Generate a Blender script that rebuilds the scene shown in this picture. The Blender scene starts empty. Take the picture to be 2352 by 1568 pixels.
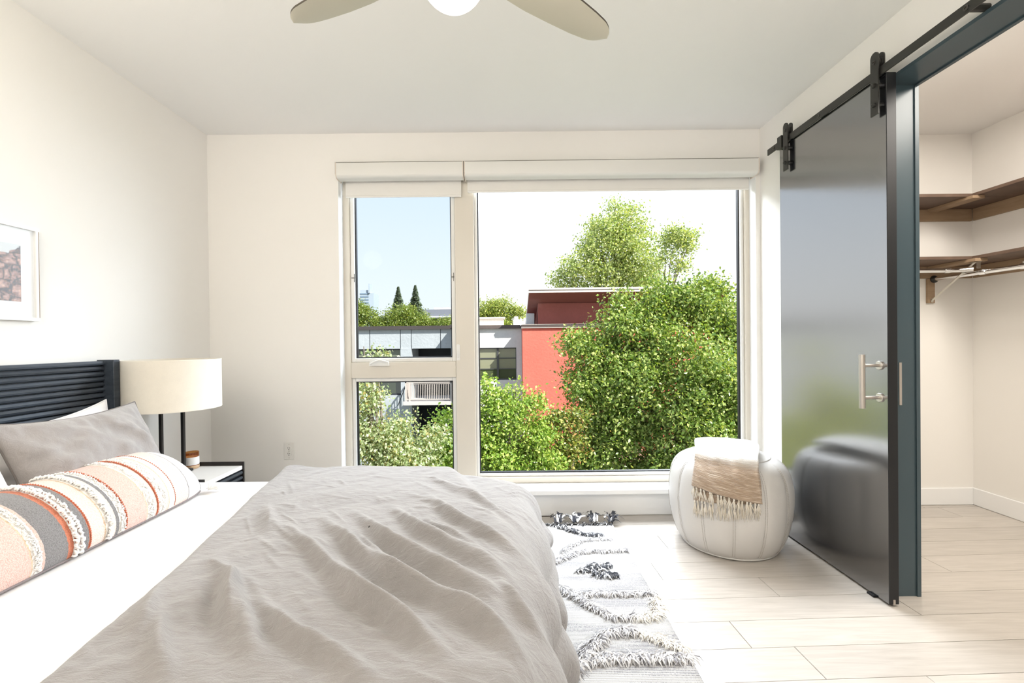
import bpy, bmesh, math, random
import numpy as np
from mathutils import Vector, Matrix

S = bpy.context.scene
COL = S.collection

# ------------------------------------------------------------------ camera
cam_d = bpy.data.cameras.new('camera')
cam = bpy.data.objects.new('camera', cam_d)
COL.objects.link(cam)
cam_d.sensor_width = 36.0
cam_d.sensor_fit = 'HORIZONTAL'
cam_d.lens = 16.10
cam_d.shift_x = 0.00465
cam_d.shift_y = 0.00353
cam_d.clip_start = 0.05
cam_d.clip_end = 2000
ROLL, PITCH = 0.0108, 0.006
cam.matrix_world = (Matrix.Translation((0, 0, 1.221)) @ Matrix.Rotation(math.radians(90) - PITCH, 4, 'X')
                    @ Matrix.Rotation(-ROLL, 4, 'Z'))
S.camera = cam

# ------------------------------------------------------------------ sky, sun, exposure
S.view_settings.view_transform = 'Standard'
S.view_settings.look = 'None'
S.view_settings.gamma = 1.0
S.view_settings.use_curve_mapping = False
S.view_settings.exposure = 0.7
try:
    S.cycles.use_denoising = True
    S.cycles.denoiser = 'OPENIMAGEDENOISE'
    S.cycles.transparent_max_bounces = 16
except Exception:
    pass

W = bpy.data.worlds.new('sky')
S.world = W
W.use_nodes = True
nt = W.node_tree
nt.nodes.clear()
wo = nt.nodes.new('ShaderNodeOutputWorld')
bg = nt.nodes.new('ShaderNodeBackground')
tc = nt.nodes.new('ShaderNodeTexCoord')
sx = nt.nodes.new('ShaderNodeSeparateXYZ')
cr = nt.nodes.new('ShaderNodeValToRGB')
cr.color_ramp.elements[0].position = 0.0
cr.color_ramp.elements[0].color = (1.0, 0.98, 0.96, 1)
cr.color_ramp.elements[1].position = 1.0
cr.color_ramp.elements[1].color = (0.22, 0.42, 0.85, 1)
e = cr.color_ramp.elements.new(0.12); e.color = (0.93, 0.96, 0.99, 1)
e = cr.color_ramp.elements.new(0.36); e.color = (0.76, 0.86, 0.99, 1)
nt.links.new(tc.outputs['Generated'], sx.inputs[0])
nt.links.new(sx.outputs['Z'], cr.inputs[0])
nt.links.new(cr.outputs[0], bg.inputs[0])
bg.inputs[1].default_value = 1.0
nt.links.new(bg.outputs[0], wo.inputs[0])

def lamp(name, kind, loc, power, color=(1, 1, 1), aim=None, **kw):
    d = bpy.data.lights.new(name, kind)
    d.energy = power
    d.color = color
    for k, v in kw.items():
        setattr(d, k, v)
    o = bpy.data.objects.new(name, d)
    COL.objects.link(o)
    o.location = loc
    if aim is not None:
        o.rotation_euler = Vector(aim).to_track_quat('-Z', 'Y').to_euler()
    return o

lamp('sun', 'SUN', (0, 0, 30), 9.0, (1.0, 0.95, 0.86), aim=(-0.55, 0.45, -0.70), angle=0.009)
# lights outside the frame: added fill under the rear ceiling, wall light by the bed, closet light
lamp('rear_fill', 'AREA', (0.0, -1.0, 2.66), 15, (1.0, 0.96, 0.92), aim=(0, 0.25, -1), shape='RECTANGLE', size=2.6, size_y=1.6)
lamp('bedside_wall_light', 'POINT', (-1.72, 0.85, 2.30), 10, (1.0, 0.92, 0.78), shadow_soft_size=0.12)
lamp('closet_ceiling_light', 'AREA', (2.6, 1.6, 2.66), 37, (1.0, 0.935, 0.85), aim=(0, 0, -1), shape='RECTANGLE', size=0.7, size_y=1.6)

lamp('rear_up_fill', 'AREA', (-0.2, -1.2, 1.9), 46, (1.0, 0.955, 0.89), aim=(0, 0.25, 1), shape='RECTANGLE', size=1.6, size_y=1.0)  # added, unseen fill aimed up to brighten the ceiling
# added unseen panels outside the window, boosting the daylight that enters
lamp('overhead_daylight_fill', 'AREA', (0.3, 4.6, 3.7), 225, (0.91, 0.955, 1.0), aim=(0, -1.7, -2.4), shape='RECTANGLE', size=3.4, size_y=1.3)
lamp('window_daylight_fill', 'AREA', (2.9, 5.6, 3.0), 340, (0.91, 0.955, 1.0), aim=(-2.9, -4.1, -2.2), shape='RECTANGLE', size=3.6, size_y=3.0)
# ------------------------------------------------------------------ helpers
ORIG = {}

def mesh_arrays(name, V, F):
    """V (n,3); F list of faces or (m,k) int array"""
    me = bpy.data.meshes.new(name)
    V = np.asarray(V, dtype=np.float32)
    if isinstance(F, np.ndarray):
        m, k = F.shape
        me.vertices.add(len(V))
        me.vertices.foreach_set('co', V.ravel())
        me.loops.add(m * k)
        me.loops.foreach_set('vertex_index', F.astype(np.int32).ravel())
        me.polygons.add(m)
        me.polygons.foreach_set('loop_start', np.arange(0, m * k, k, dtype=np.int32))
        me.polygons.foreach_set('loop_total', np.full(m, k, dtype=np.int32))
        me.update(calc_edges=True)
    else:
        me.from_pydata([tuple(map(float, v)) for v in V], [], F)
        me.update()
    return me

class MB:
    """collects simple solids in world coordinates, then links them as ONE mesh object"""
    def __init__(s):
        s.v = []; s.f = []
    def add(s, V, F):
        n = len(s.v)
        s.v.extend([tuple(map(float, p)) for p in V])
        s.f.extend([tuple(int(i) + n for i in f) for f in F])
        return s
    def box(s, x0, x1, y0, y1, z0, z1, b=0.0):
        if b <= 0:
            V = [(x0, y0, z0), (x1, y0, z0), (x1, y1, z0), (x0, y1, z0), (x0, y0, z1), (x1, y0, z1), (x1, y1, z1), (x0, y1, z1)]
            return s.add(V, [(0, 3, 2, 1), (4, 5, 6, 7), (0, 1, 5, 4), (1, 2, 6, 5), (2, 3, 7, 6), (3, 0, 4, 7)])
        bm = bmesh.new()
        bmesh.ops.create_cube(bm, size=1.0)
        for v in bm.verts:
            v.co = Vector(((x0 + x1) / 2 + v.co.x * (x1 - x0), (y0 + y1) / 2 + v.co.y * (y1 - y0), (z0 + z1) / 2 + v.co.z * (z1 - z0)))
        bmesh.ops.bevel(bm, geom=list(bm.edges), offset=b, segments=1, affect='EDGES', profile=0.5)
        bm.verts.index_update()
        s.add([v.co[:] for v in bm.verts], [[v.index for v in f.verts] for f in bm.faces])
        bm.free()
        return s
    def obox(s, c, ax, ay, az, sx, sy, sz):
        """oriented box: centre, unit axes, full sizes"""
        c, ax, ay, az = map(Vector, (c, ax, ay, az))
        V = []
        for k in (-.5, .5):
            for i, j in ((-.5, -.5), (.5, -.5), (.5, .5), (-.5, .5)):
                V.append(c + ax * sx * i + ay * sy * j + az * sz * k)
        return s.add(V, [(0, 3, 2, 1), (4, 5, 6, 7), (0, 1, 5, 4), (1, 2, 6, 5), (2, 3, 7, 6), (3, 0, 4, 7)])
    def tube(s, pts, r, n=10, caps=True):
        pts = [Vector(p) for p in pts]
        rs = r if isinstance(r, (list, tuple)) else [r] * len(pts)
        V = []; F = []
        up = Vector((0, 0, 1))
        t0 = (pts[1] - pts[0]).normalized()
        if abs(t0.dot(up)) > .95: up = Vector((1, 0, 0))
        a = t0.cross(up).normalized()
        for i, p in enumerate(pts):
            if i == 0: t = pts[1] - p
            elif i == len(pts) - 1: t = p - pts[i - 1]
            else: t = pts[i + 1] - pts[i - 1]
            t.normalize()
            a = (a - t * a.dot(t)).normalized()
            b = t.cross(a)
            for k in range(n):
                q = 2 * math.pi * k / n
                V.append(p + (a * math.cos(q) + b * math.sin(q)) * rs[i])
        for i in range(len(pts) - 1):
            for k in range(n):
                F.append((i * n + k, i * n + (k + 1) % n, (i + 1) * n + (k + 1) % n, (i + 1) * n + k))
        if caps:
            F.append(tuple(range(n))[::-1]); F.append(tuple(range((len(pts) - 1) * n, len(pts) * n)))
        return s.add(V, F)
    def lathe(s, prof, c, n=32, axis='Z'):
        """prof list of (r, h); c centre; revolve about axis"""
        V = []; F = []
        for r, h in prof:
            for k in range(n):
                q = 2 * math.pi * k / n
                x, y = r * math.cos(q), r * math.sin(q)
                if axis == 'Z': p = (c[0] + x, c[1] + y, c[2] + h)
                elif axis == 'X': p = (c[0] + h, c[1] + x, c[2] + y)
                else: p = (c[0] + y, c[1] + h, c[2] + x)
                V.append(p)
        m = len(prof)
        for i in range(m - 1):
            for k in range(n):
                F.append((i * n + k, i * n + (k + 1) % n, (i + 1) * n + (k + 1) % n, (i + 1) * n + k))
        if prof[0][0] > 1e-6: F.append(tuple(range(n))[::-1])
        if prof[-1][0] > 1e-6: F.append(tuple(range((m - 1) * n, m * n)))
        return s.add(V, F)
    def prism(s, poly, axis, a, b):
        """extrude a 2D polygon along axis from a to b.  axis X: poly=(y,z); Y: (x,z); Z: (x,y)"""
        def P(u, w, h):
            return {'X': (h, u, w), 'Y': (u, h, w), 'Z': (u, w, h)}[axis]
        n = len(poly)
        V = [P(u, w, a) for u, w in poly] + [P(u, w, b) for u, w in poly]
        F = [tuple(range(n))[::-1], tuple(range(n, 2 * n))] + [(i, (i + 1) % n, n + (i + 1) % n, n + i) for i in range(n)]
        return s.add(V, F)

def link(name, me, mat, parent=None, origin=(0, 0, 0), smooth=None):
    """mesh data in world coordinates -> object with its origin at `origin` (top level) or under parent"""
    o = bpy.data.objects.new(name, me)
    if mat is not None:
        me.materials.append(mat)
    base = Vector(origin)
    if parent is not None:
        base = ORIG[parent.name]
        o.parent = parent
    else:
        o.location = base
    me.transform(Matrix.Translation(-base))
    COL.objects.link(o)
    ORIG[o.name] = base.copy()
    if smooth is not None:
        me.polygons.foreach_set('use_smooth', [True] * len(me.polygons))
        if smooth < 179:
            me.set_sharp_from_angle(angle=math.radians(smooth))
    return o

def fixnorm(me):
    bm = bmesh.new(); bm.from_mesh(me)
    bmesh.ops.recalc_face_normals(bm, faces=bm.faces)
    bm.to_mesh(me); bm.free()
    return me

def part(name, mb, mat, parent=None, origin=(0, 0, 0), smooth=30, kind=None, label=None):
    me = fixnorm(mesh_arrays(name, mb.v, mb.f))
    o = link(name, me, mat, parent, origin, smooth)
    if kind: o['kind'] = kind
    if label: o['label'] = label
    return o

def thing(name, label, cat, loc=(0, 0, 0), group=None):
    o = bpy.data.objects.new(name, None)
    o.empty_display_size = 0.1
    COL.objects.link(o)
    o.location = loc
    ORIG[o.name] = Vector(loc)
    o['label'] = label; o['category'] = cat
    if group: o['group'] = group
    return o

def tag(o, label, cat, group=None, kind=None):
    o['label'] = label; o['category'] = cat
    if group: o['group'] = group
    if kind: o['kind'] = kind
    return o

def structure(name, mb=None, mat=None, loc=(0, 0, 0), smooth=30):
    if mb is None:
        o = bpy.data.objects.new(name, None); COL.objects.link(o)
        o.location = loc; ORIG[o.name] = Vector(loc)
    else:
        o = part(name, mb, mat, None, loc, smooth)
    o['kind'] = 'structure'
    return o

# ------------------------------------------------------------------ materials
def mat(name, color=(.8, .8, .8), rough=.5, metal=0.0, **kw):
    m = bpy.data.materials.new(name)
    m.use_nodes = True
    b = m.node_tree.nodes['Principled BSDF']
    b.inputs['Base Color'].default_value = (*color, 1)
    b.inputs['Roughness'].default_value = rough
    b.inputs['Metallic'].default_value = metal
    for k, v in kw.items():
        b.inputs[k].default_value = v
    return m

def N(m, t, **kw):
    n = m.node_tree.nodes.new(t)
    for k, v in kw.items():
        setattr(n, k, v)
    return n

def L(m, a, b):
    m.node_tree.links.new(a, b)

def bsdf(m): return m.node_tree.nodes['Principled BSDF']

def coords(m, scale=(1, 1, 1), out='Object'):
    t = N(m, 'ShaderNodeTexCoord'); mp = N(m, 'ShaderNodeMapping')
    mp.inputs['Scale'].default_value = scale
    L(m, t.outputs[out], mp.inputs[0])
    return mp.outputs[0]

def noise(m, vec, scale=5, detail=3, rough=.5, dist=0):
    n = N(m, 'ShaderNodeTexNoise')
    n.inputs['Scale'].default_value = scale; n.inputs['Detail'].default_value = detail
    n.inputs['Roughness'].default_value = rough; n.inputs['Distortion'].default_value = dist
    if vec is not None: L(m, vec, n.inputs['Vector'])
    return n

def ramp(m, fac, stops, interp='LINEAR'):
    r = N(m, 'ShaderNodeValToRGB'); r.color_ramp.interpolation = interp
    el = r.color_ramp.elements
    while len(el) < len(stops): el.new(0.5)
    for e, (p, c) in zip(el, stops):
        e.position = p
    for e, (p, c) in zip(el, stops):
        e.position = p; e.color = (*c, 1) if len(c) == 3 else c
    L(m, fac, r.inputs[0])
    return r.outputs[0]

def bump(m, height, strength=.2, dist=.01):
    b = N(m, 'ShaderNodeBump')
    b.inputs['Strength'].default_value = strength; b.inputs['Distance'].default_value = dist
    L(m, height, b.inputs['Height'])
    L(m, b.outputs[0], bsdf(m).inputs['Normal'])
    return b

def paint(name, color, rough=.55, grain=220, st=.04):
    m = mat(name, color, rough)
    n = noise(m, coords(m), grain, 2)
    bump(m, n.outputs[0], st, .002)
    return m

def wood(name, c1, c2, scale=(1, 12, 12), rough=.5, rnd=0.0, st=.1):
    m = mat(name, c1, rough)
    v = coords(m, scale)
    n = noise(m, v, 3.0, 6, .6, .6)
    col = ramp(m, n.outputs[0], [(.3, c1), (.7, c2)])
    if rnd > 0:
        oi = N(m, 'ShaderNodeObjectInfo')
        hs = N(m, 'ShaderNodeHueSaturation')
        mr = N(m, 'ShaderNodeMapRange')
        mr.inputs['To Min'].default_value = 1 - rnd; mr.inputs['To Max'].default_value = 1 + rnd
        L(m, oi.outputs['Random'], mr.inputs[0]); L(m, mr.outputs[0], hs.inputs['Value'])
        L(m, col, hs.inputs['Color']); col = hs.outputs[0]
    L(m, col, bsdf(m).inputs['Base Color'])
    bump(m, n.outputs[0], st, .002)
    return m

def cloth(name, color, rough=.9, weave=900, st=.25, sheen=.3, var=.06, stretch=(1, 1, 1)):
    m = mat(name, color, rough)
    bsdf(m).inputs['Sheen Weight'].default_value = sheen * .8
    bsdf(m).inputs['Sheen Roughness'].default_value = .5
    v = coords(m)
    n = noise(m, coords(m, stretch), weave, 2)
    n2 = noise(m, v, 14, 5, .65)
    lo = tuple(c * (1 - var) for c in color); hi = tuple(min(1, c * (1 + var)) for c in color)
    mx = N(m, 'ShaderNodeMath', operation='ADD'); L(m, n.outputs[0], mx.inputs[0]); L(m, n2.outputs[0], mx.inputs[1])
    hf = N(m, 'ShaderNodeMath', operation='MULTIPLY'); L(m, mx.outputs[0], hf.inputs[0]); hf.inputs[1].default_value = .5
    L(m, ramp(m, hf.outputs[0], [(.35, lo), (.65, hi)]), bsdf(m).inputs['Base Color'])
    bump(m, hf.outputs[0], st, .004)
    return m

M = {}
M['wall'] = paint('wall_paint', (.86, .838, .80), .6)
M['ceiling'] = paint('ceiling_paint', (.88, .87, .85), .7)
M['trim'] = paint('white_trim', (.88, .88, .875), .35, 60, .02)
M['reveal'] = paint('reveal_paint', (.88, .88, .87), .5)
M['frame'] = paint('window_vinyl', (.70, .65, .565), .35, 80, .01)
M['vinyl_white'] = paint('bead_vinyl', (.80, .79, .76), .35, 80, .01)
M['gasket'] = mat('black_gasket', (.006, .006, .008), .5)
M['shade'] = cloth('shade_fabric', (.82, .80, .76), .9, 1500, .05, .1, .01)
M['cassette'] = paint('cassette_metal', (.74, .73, .69), .4, 60, .01)
M['outline'] = mat('cassette_shadow', (.16, .15, .12), .7)  # dark colour of the painted shadow line round the cassette
M['cassette_end'] = mat('cassette_end_plastic', (.70, .62, .54), .5)
M['black'] = paint('black_metal', (.022, .021, .018), .38, 400, .05)
M['bolt'] = mat('bolt_metal', (.10, .095, .085), .3, .8)
M['steel'] = mat('brushed_steel', (.62, .58, .54), .32, 1.0)
M['chrome'] = mat('chrome', (.85, .86, .87), .08, 1.0)
M['zinc'] = mat('zinc', (.75, .74, .68), .3, 1.0)
M['doorframe'] = paint('teal_black_paint', (.055, .085, .100), .30, 150, .02)
M['door'] = paint('door_lacquer', (.010, .011, .014), .16, 500, .02)
bsdf(M['door']).inputs['IOR'].default_value = 3.6
M['door_edge'] = paint('door_edge_lacquer', (.008, .009, .011), .45, 300, .02)
M['darkwood'] = wood('navy_black_wood', (.026, .034, .046), (.055, .069, .090), (10, 1.2, 14), .35, .25)
M['nightwood'] = wood('nightstand_black_wood', (.010, .012, .016), (.020, .024, .032), (10, 1.2, 14), .4)
M['floor'] = wood('pale_oak', (.455, .415, .37), (.565, .52, .47), (1.3, 16, 1), .30, .05, .06)
M['floor_base'] = mat('floor_joint', (.30, .25, .21), .8)
M['shelf_dark'] = wood('shelf_underside', (.10, .062, .042), (.155, .10, .07), (2, 2, 2), .6)
M['shelf_edge'] = wood('shelf_edge', (.06, .04, .03), (.09, .06, .045), (2, 14, 14), .5)
M['cleat'] = wood('cleat_board', (.30, .205, .125), (.37, .26, .165), (2, 2, 14), .7)
M['sheet'] = cloth('white_sheet', (.80, .775, .76), .9, 1200, .05, .2, .015)
M['duvet'] = cloth('taupe_linen', (.255, .237, .228), .85, 420, .35, .5, .09, (1, 1.8, 1))
def crinkle(m, sx, sy, strength, dist):
    # fine linen crinkles chained before the weave bump
    n = noise(m, coords(m, (sx, sy, sy)), 1.0, 7, .62, .8)
    b = N(m, 'ShaderNodeBump'); b.inputs['Strength'].default_value = strength; b.inputs['Distance'].default_value = dist
    L(m, n.outputs[0], b.inputs['Height'])
    old = [x for x in m.node_tree.nodes if x.type == 'BUMP' and x != b][0]
    L(m, b.outputs[0], old.inputs['Normal'])
crinkle(M['duvet'], 16, 42, .55, .012)
M['sham'] = cloth('grey_linen', (.32, .295, .285), .85, 420, .3, .5, .10, (1, 1.8, 1))
crinkle(M['sham'], 30, 26, .5, .010)
M['sham_edge'] = cloth('grey_linen_edge', (.17, .15, .14), .9, 420, .3, .3, .1)
M['pillow'] = cloth('white_pillow_cotton', (.80, .78, .775), .9, 900, .05, .2, .015)
M['leather'] = mat('white_leather', (.62, .60, .575), .42)
_n = noise(M['leather'], coords(M['leather']), 160, 3); bump(M['leather'], _n.outputs[0], .12, .003)
M['stitch'] = mat('grey_stitching', (.42, .38, .34), .8)
M['lampshade'] = cloth('linen_lampshade', (.84, .79, .69), .9, 500, .1, .2, .04)
M['black_iron'] = mat('black_iron', (.010, .008, .007), .4)
M['nightlip'] = mat('black_lip', (.012, .008, .006), .45)
M['stone'] = paint('white_tabletop', (.80, .78, .75), .35, 40, .02)
M['plastic'] = mat('outlet_plastic', (.80, .78, .74), .35)
M['slot'] = mat('outlet_slot', (.02, .02, .02), .6)
M['picture_frame'] = paint('white_picture_frame', (.85, .85, .84), .4, 80, .01)
M['mat_board'] = mat('mat_board', (.84, .84, .83), .8)
M['edge_wood'] = mat('picture_side', (.30, .22, .16), .6)
M['concrete'] = None

def glass_mat(name, tint, gloss=.05, k=.6):
    m = bpy.data.materials.new(name); m.use_nodes = True
    t = m.node_tree; t.nodes.clear()
    o = t.nodes.new('ShaderNodeOutputMaterial'); mx = t.nodes.new('ShaderNodeMixShader')
    tr = t.nodes.new('ShaderNodeBsdfTransparent'); gl = t.nodes.new('ShaderNodeBsdfGlossy')
    tr.inputs[0].default_value = (*tint, 1); gl.inputs['Roughness'].default_value = .0
    lw = t.nodes.new('ShaderNodeLayerWeight'); lw.inputs[0].default_value = .5
    pw_ = t.nodes.new('ShaderNodeMath'); pw_.operation = 'POWER'; pw_.inputs[1].default_value = 4
    mu = t.nodes.new('ShaderNodeMath'); mu.operation = 'MULTIPLY_ADD'; mu.inputs[1].default_value = k; mu.inputs[2].default_value = gloss
    t.links.new(lw.outputs['Facing'], pw_.inputs[0]); t.links.new(pw_.outputs[0], mu.inputs[0]); t.links.new(mu.outputs[0], mx.inputs[0])
    t.links.new(tr.outputs[0], mx.inputs[1]); t.links.new(gl.outputs[0], mx.inputs[2])
    t.links.new(mx.outputs[0], o.inputs[0])
    return m

M['glass'] = glass_mat('clear_glass', (.985, .99, .99), .001)
M['glass_tint'] = glass_mat('casement_glass', (.76, .795, .825), .001)
M['picture_glass'] = glass_mat('picture_glass', (.98, .98, .98), .012, .15)
M['amber_glass'] = glass_mat('amber_glass', (.80, .55, .32), .05)

def emis(name, color, strength):
    m = mat(name, (.9, .9, .9), .4)
    bsdf(m).inputs['Emission Color'].default_value = (*color, 1)
    bsdf(m).inputs['Emission Strength'].default_value = strength
    return m
# ------------------------------------------------------------------ room shell
XL, XR, YB, YF, ZC = -2.095, 1.79, 3.227, -2.4, 2.70
XC, YC = 3.40, 3.345          # closet right wall / closet far wall
CX0 = 1.93                    # closet side of the right wall
RX0, RX1, RZ0, RZ1 = -1.18, 1.761, 0.199, 2.482   # window recess

fl = structure('floor', MB().box(XL - .1, XC + .1, YF - .1, YC + .1, -.12, -.008), M['floor_base'])

def clip(poly, nx, ny, c):
    """keep nx*x+ny*y <= c"""
    out = []
    for i in range(len(poly)):
        p, q = poly[i], poly[(i + 1) % len(poly)]
        dp, dq = nx * p[0] + ny * p[1] - c, nx * q[0] + ny * q[1] - c
        if dp <= 0: out.append(p)
        if dp * dq < 0:
            t = dp / (dp - dq)
            out.append((p[0] + (q[0] - p[0]) * t, p[1] + (q[1] - p[1]) * t))
    return out

PW, PL = 0.1762, 1.524
TH = math.radians(1.85)
dx_, dy_ = math.cos(TH), math.sin(TH)
known = {0: 0.957, -1: 1.128, 1: 1.82, 2: 1.296, 3: 0.80}
rr = random.Random(4)
Y0 = 1.808 + 0.0            # joint line height at X = 1, row 0 spans Y0 .. Y0+PW
def plank_pt(u, w):         # u along plank, w across; origin at (1, Y0)
    return (1 + u * dx_ - w * dy_, Y0 + u * dy_ + w * dx_)
gap = 0.0012
for row in range(-25, 11):
    off = known.get(row, 1 + rr.uniform(-.7, .7)) - 1
    for k in range(-4, 4):
        u0, u1 = off + k * PL + gap, off + (k + 1) * PL - gap
        w0, w1 = row * PW + gap, (row + 1) * PW - gap
        poly = [plank_pt(u0, w0), plank_pt(u1, w0), plank_pt(u1, w1), plank_pt(u0, w1)]
        for nx, ny, c in ((1, 0, XC - .002), (-1, 0, -(XL + .002)), (0, 1, YC - .002), (0, -1, -YF)):
            poly = clip(poly, nx, ny, c)
            if len(poly) < 3: break
        if len(poly) < 3: continue
        cx = sum(p[0] for p in poly) / len(poly); cy = sum(p[1] for p in poly) / len(poly)
        if cx < 1.8 and cy > YB - .02: continue
        if cx > XR and cy < -1.2: continue
        if cx < 1.6: 
            poly = clip(poly, 0, 1, YB - .002)
        if len(poly) < 3: continue
        b = .0012
        inner = [(p[0] + (cx - p[0]) * b / max(.02, math.hypot(p[0] - cx, p[1] - cy)), p[1] + (cy - p[1]) * b / max(.02, math.hypot(p[0] - cx, p[1] - cy))) for p in poly]
        n = len(poly)
        V = [(x, y, -.008) for x, y in poly] + [(x, y, -.0012) for x, y in poly] + [(x, y, 0) for x, y in inner]
        F = [(i, (i + 1) % n, n + (i + 1) % n, n + i) for i in range(n)] + [(n + i, n + (i + 1) % n, 2 * n + (i + 1) % n, 2 * n + i) for i in range(n)] + [tuple(range(2 * n, 3 * n))]
        link('plank', mesh_arrays('plank', V, F), M['floor'], fl)

structure('ceiling', MB().box(XL - .1, XC + .1, YF - .1, YC + .1, ZC, ZC + .12), M['ceiling'])
structure('wall_left', MB().box(XL - .12, XL, YF - .1, YC + .1, 0, ZC), M['wall'])
structure('wall_front', MB().box(XL, XC, YF - .12, YF, 0, ZC), M['wall'])

wb = MB()
wb.box(XL, RX0, YB, 3.42, 0, ZC).box(RX1, CX0, YB, 3.42, 0, ZC)
wb.box(RX0, RX1, YB, 3.42, RZ1, ZC).box(RX0, RX1, YB, 3.42, 0, RZ0 - .03)
structure('wall_back', wb, M['wall'])

OY0, OY1, OZ = 1.30, 2.175, 2.425   # door opening in the right wall (rough)
wr = MB().box(XR, CX0, OY1, YB, 0, ZC).box(XR, CX0, YF, OY0, 0, ZC).box(XR, CX0, OY0, OY1, OZ, ZC)
structure('wall_right', wr, M['wall'])
structure('wall_closet_far', MB().box(CX0, XC, YC, YC + .1, 0, ZC), M['wall'])
structure('wall_closet_right', MB().box(XC, XC + .1, -.9, YC + .1, 0, ZC), M['wall'])
structure('wall_closet_front', MB().box(CX0, XC, -1.0, -.9, 0, ZC), M['wall'])

def base(name, x0, x1, y0, y1):
    structure(name, MB().box(x0, x1, y0, y1, .001, .125, .003), M['trim'])
base('baseboard_left', XL, XL + .014, YF, YB)
base('baseboard_back', XL + .014, RX0 - .02, YB - .014, YB)
base('baseboard_right', XR - .014, XR, 2.21, YB - .016)
base('baseboard_closet_far', CX0, XC - .014, YC - .014, YC)
base('baseboard_closet_right', XC - .014, XC, -.9, YC)
# board under the window sill
structure('baseboard_window', MB().box(RX0 - .02, XR - .016, YB - .022, YB, .001, .163, .003), M['trim'])
# sill
structure('trim_1', MB().box(RX0 + .001, RX1 - .001, 3.145, 3.34, .165, RZ0, .004), M['trim'])

# dark lining of the closet doorway
jl = MB()
jl.box(XR - .012, CX0 + .008, 2.16, OY1, 0, OZ)
jl.box(XR - .012, CX0 + .008, OY0, OY0 + .015, 0, OZ)
jl.box(XR - .012, CX0 + .008, OY0, OY1, 2.409, OZ)
tr = structure('trim_2', jl, M['doorframe'])
# small raised beads of the lining on the closet side and stop strip
part('stop_bead', MB().box(CX0 - .006, CX0 + .012, 2.154, 2.16, 0, 2.403).box(CX0 - .006, CX0 + .012, OY0 + .015, 2.154, 2.403, 2.409), M['doorframe'], tr)
part('stop_bead', MB().box(XR - .014, XR + .006, 2.152, 2.16, 0, 2.409), M['doorframe'], tr)
part('strike_plate', MB().box(1.846, 1.858, 2.157, 2.161, .905, 1.106), M['steel'], tr)

# ------------------------------------------------------------------ window
win = structure('window_1', None, None, (0.29, 3.36, RZ0))
FY0, FY1, GY = 3.315, 3.40, 3.372
def member(name, x0, x1, z0, z1, y0=FY0, y1=FY1, m='frame', b=.004):
    return part(name, MB().box(x0, x1, y0, y1, z0, z1, b), M[m], win)
member('jamb', RX0, -1.132, RZ0, RZ1)
member('jamb', 1.725, RX1, RZ0, RZ1)
member('window_head', -1.132, 1.725, 2.43, RZ1)
member('window_rail', -1.132, 1.725, RZ0, .242)
member('mullion', -.372, -.232, .242, 2.43, FY0 - .004)
member('transom', -1.132, -.372, .972, 1.088, FY0)
def sash(name, x0, x1, z0, z1, wdt, y0, m):
    mb = MB()
    mb.box(x0, x0 + wdt, y0, 3.39, z0, z1, .003).box(x1 - wdt, x1, y0, 3.39, z0, z1, .003)
    mb.box(x0 + wdt, x1 - wdt, y0, 3.39, z0, z0 + wdt, .003).box(x0 + wdt, x1 - wdt, y0, 3.39, z1 - wdt, z1, .003)
    return part(name, mb, M[m], win)
def ring(parent, name, x0, x1, z0, z1, w, y0, y1, m):
    mb = MB().box(x0, x0 + w, y0, y1, z0, z1).box(x1 - w, x1, y0, y1, z0, z1).box(x0 + w, x1 - w, y0, y1, z0, z0 + w).box(x0 + w, x1 - w, y0, y1, z1 - w, z1)
    return part(name, mb, M[m], parent)
for x0, x1, z0, z1, y0, w, tint, in ((-1.132, -.372, 1.088, 2.43, 3.328, .028, 'glass_tint'), (-1.132, -.372, .242, .972, 3.335, .026, 'glass_tint'), (-.232, 1.725, .242, 2.43, 3.333, .022, 'glass')):
    s_ = sash('sash', x0, x1, z0, z1, w, y0, 'vinyl_white')
    ring(s_, 'gasket', x0 + w, x1 - w, z0 + w, z1 - w, .008, 3.352, 3.38, 'gasket')
    part('pane', MB().box(x0 + w, x1 - w, GY, GY + .004, z0 + w, z1 - w), M[tint], win, smooth=None)
# crank on the transom
ck = part('crank_base', MB().prism([(-.998, 1.062), (-.852, 1.062), (-.858, 1.092), (-.895, 1.100), (-.955, 1.100), (-.992, 1.092)], 'Y', 3.295, FY0), M['vinyl_white'], win)
part('crank_handle', MB().tube([(-.985, 3.287, 1.076), (-.955, 3.282, 1.092), (-.92, 3.28, 1.103), (-.885, 3.282, 1.096), (-.862, 3.286, 1.088)], [.006, .007, .008, .007, .006], 8), M['vinyl_white'], ck)
# lever lock on the mullion
lk = part('lock_plate', MB().prism([(-.366, 1.095), (-.346, 1.095), (-.342, 1.10), (-.342, 1.205), (-.350, 1.212), (-.362, 1.212), (-.366, 1.205)], 'Y', 3.302, FY0 - .003), M['vinyl_white'], win)
part('lock_lever', MB().box(-.358, -.349, 3.286, 3.302, 1.115, 1.165, .003), M['vinyl_white'], lk)
# small catches halfway up the casement
for zz, xx in ((1.70, -.392), (1.70, -1.112)):
    part('screen_clip', MB().box(xx - .012, xx + .012, 3.322, 3.33, zz - .003, zz + .003).box(xx + .006, xx + .010, 3.322, 3.33, zz - .03, zz + .03), M['bolt'], win)
# wooden reveal of the recess
rv = MB().box(RX0, RX0 + .004, YB, FY0, RZ0, RZ1).box(RX1 - .004, RX1, YB, FY0, RZ0, RZ1)
structure('trim_3', rv, M['reveal'])

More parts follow.
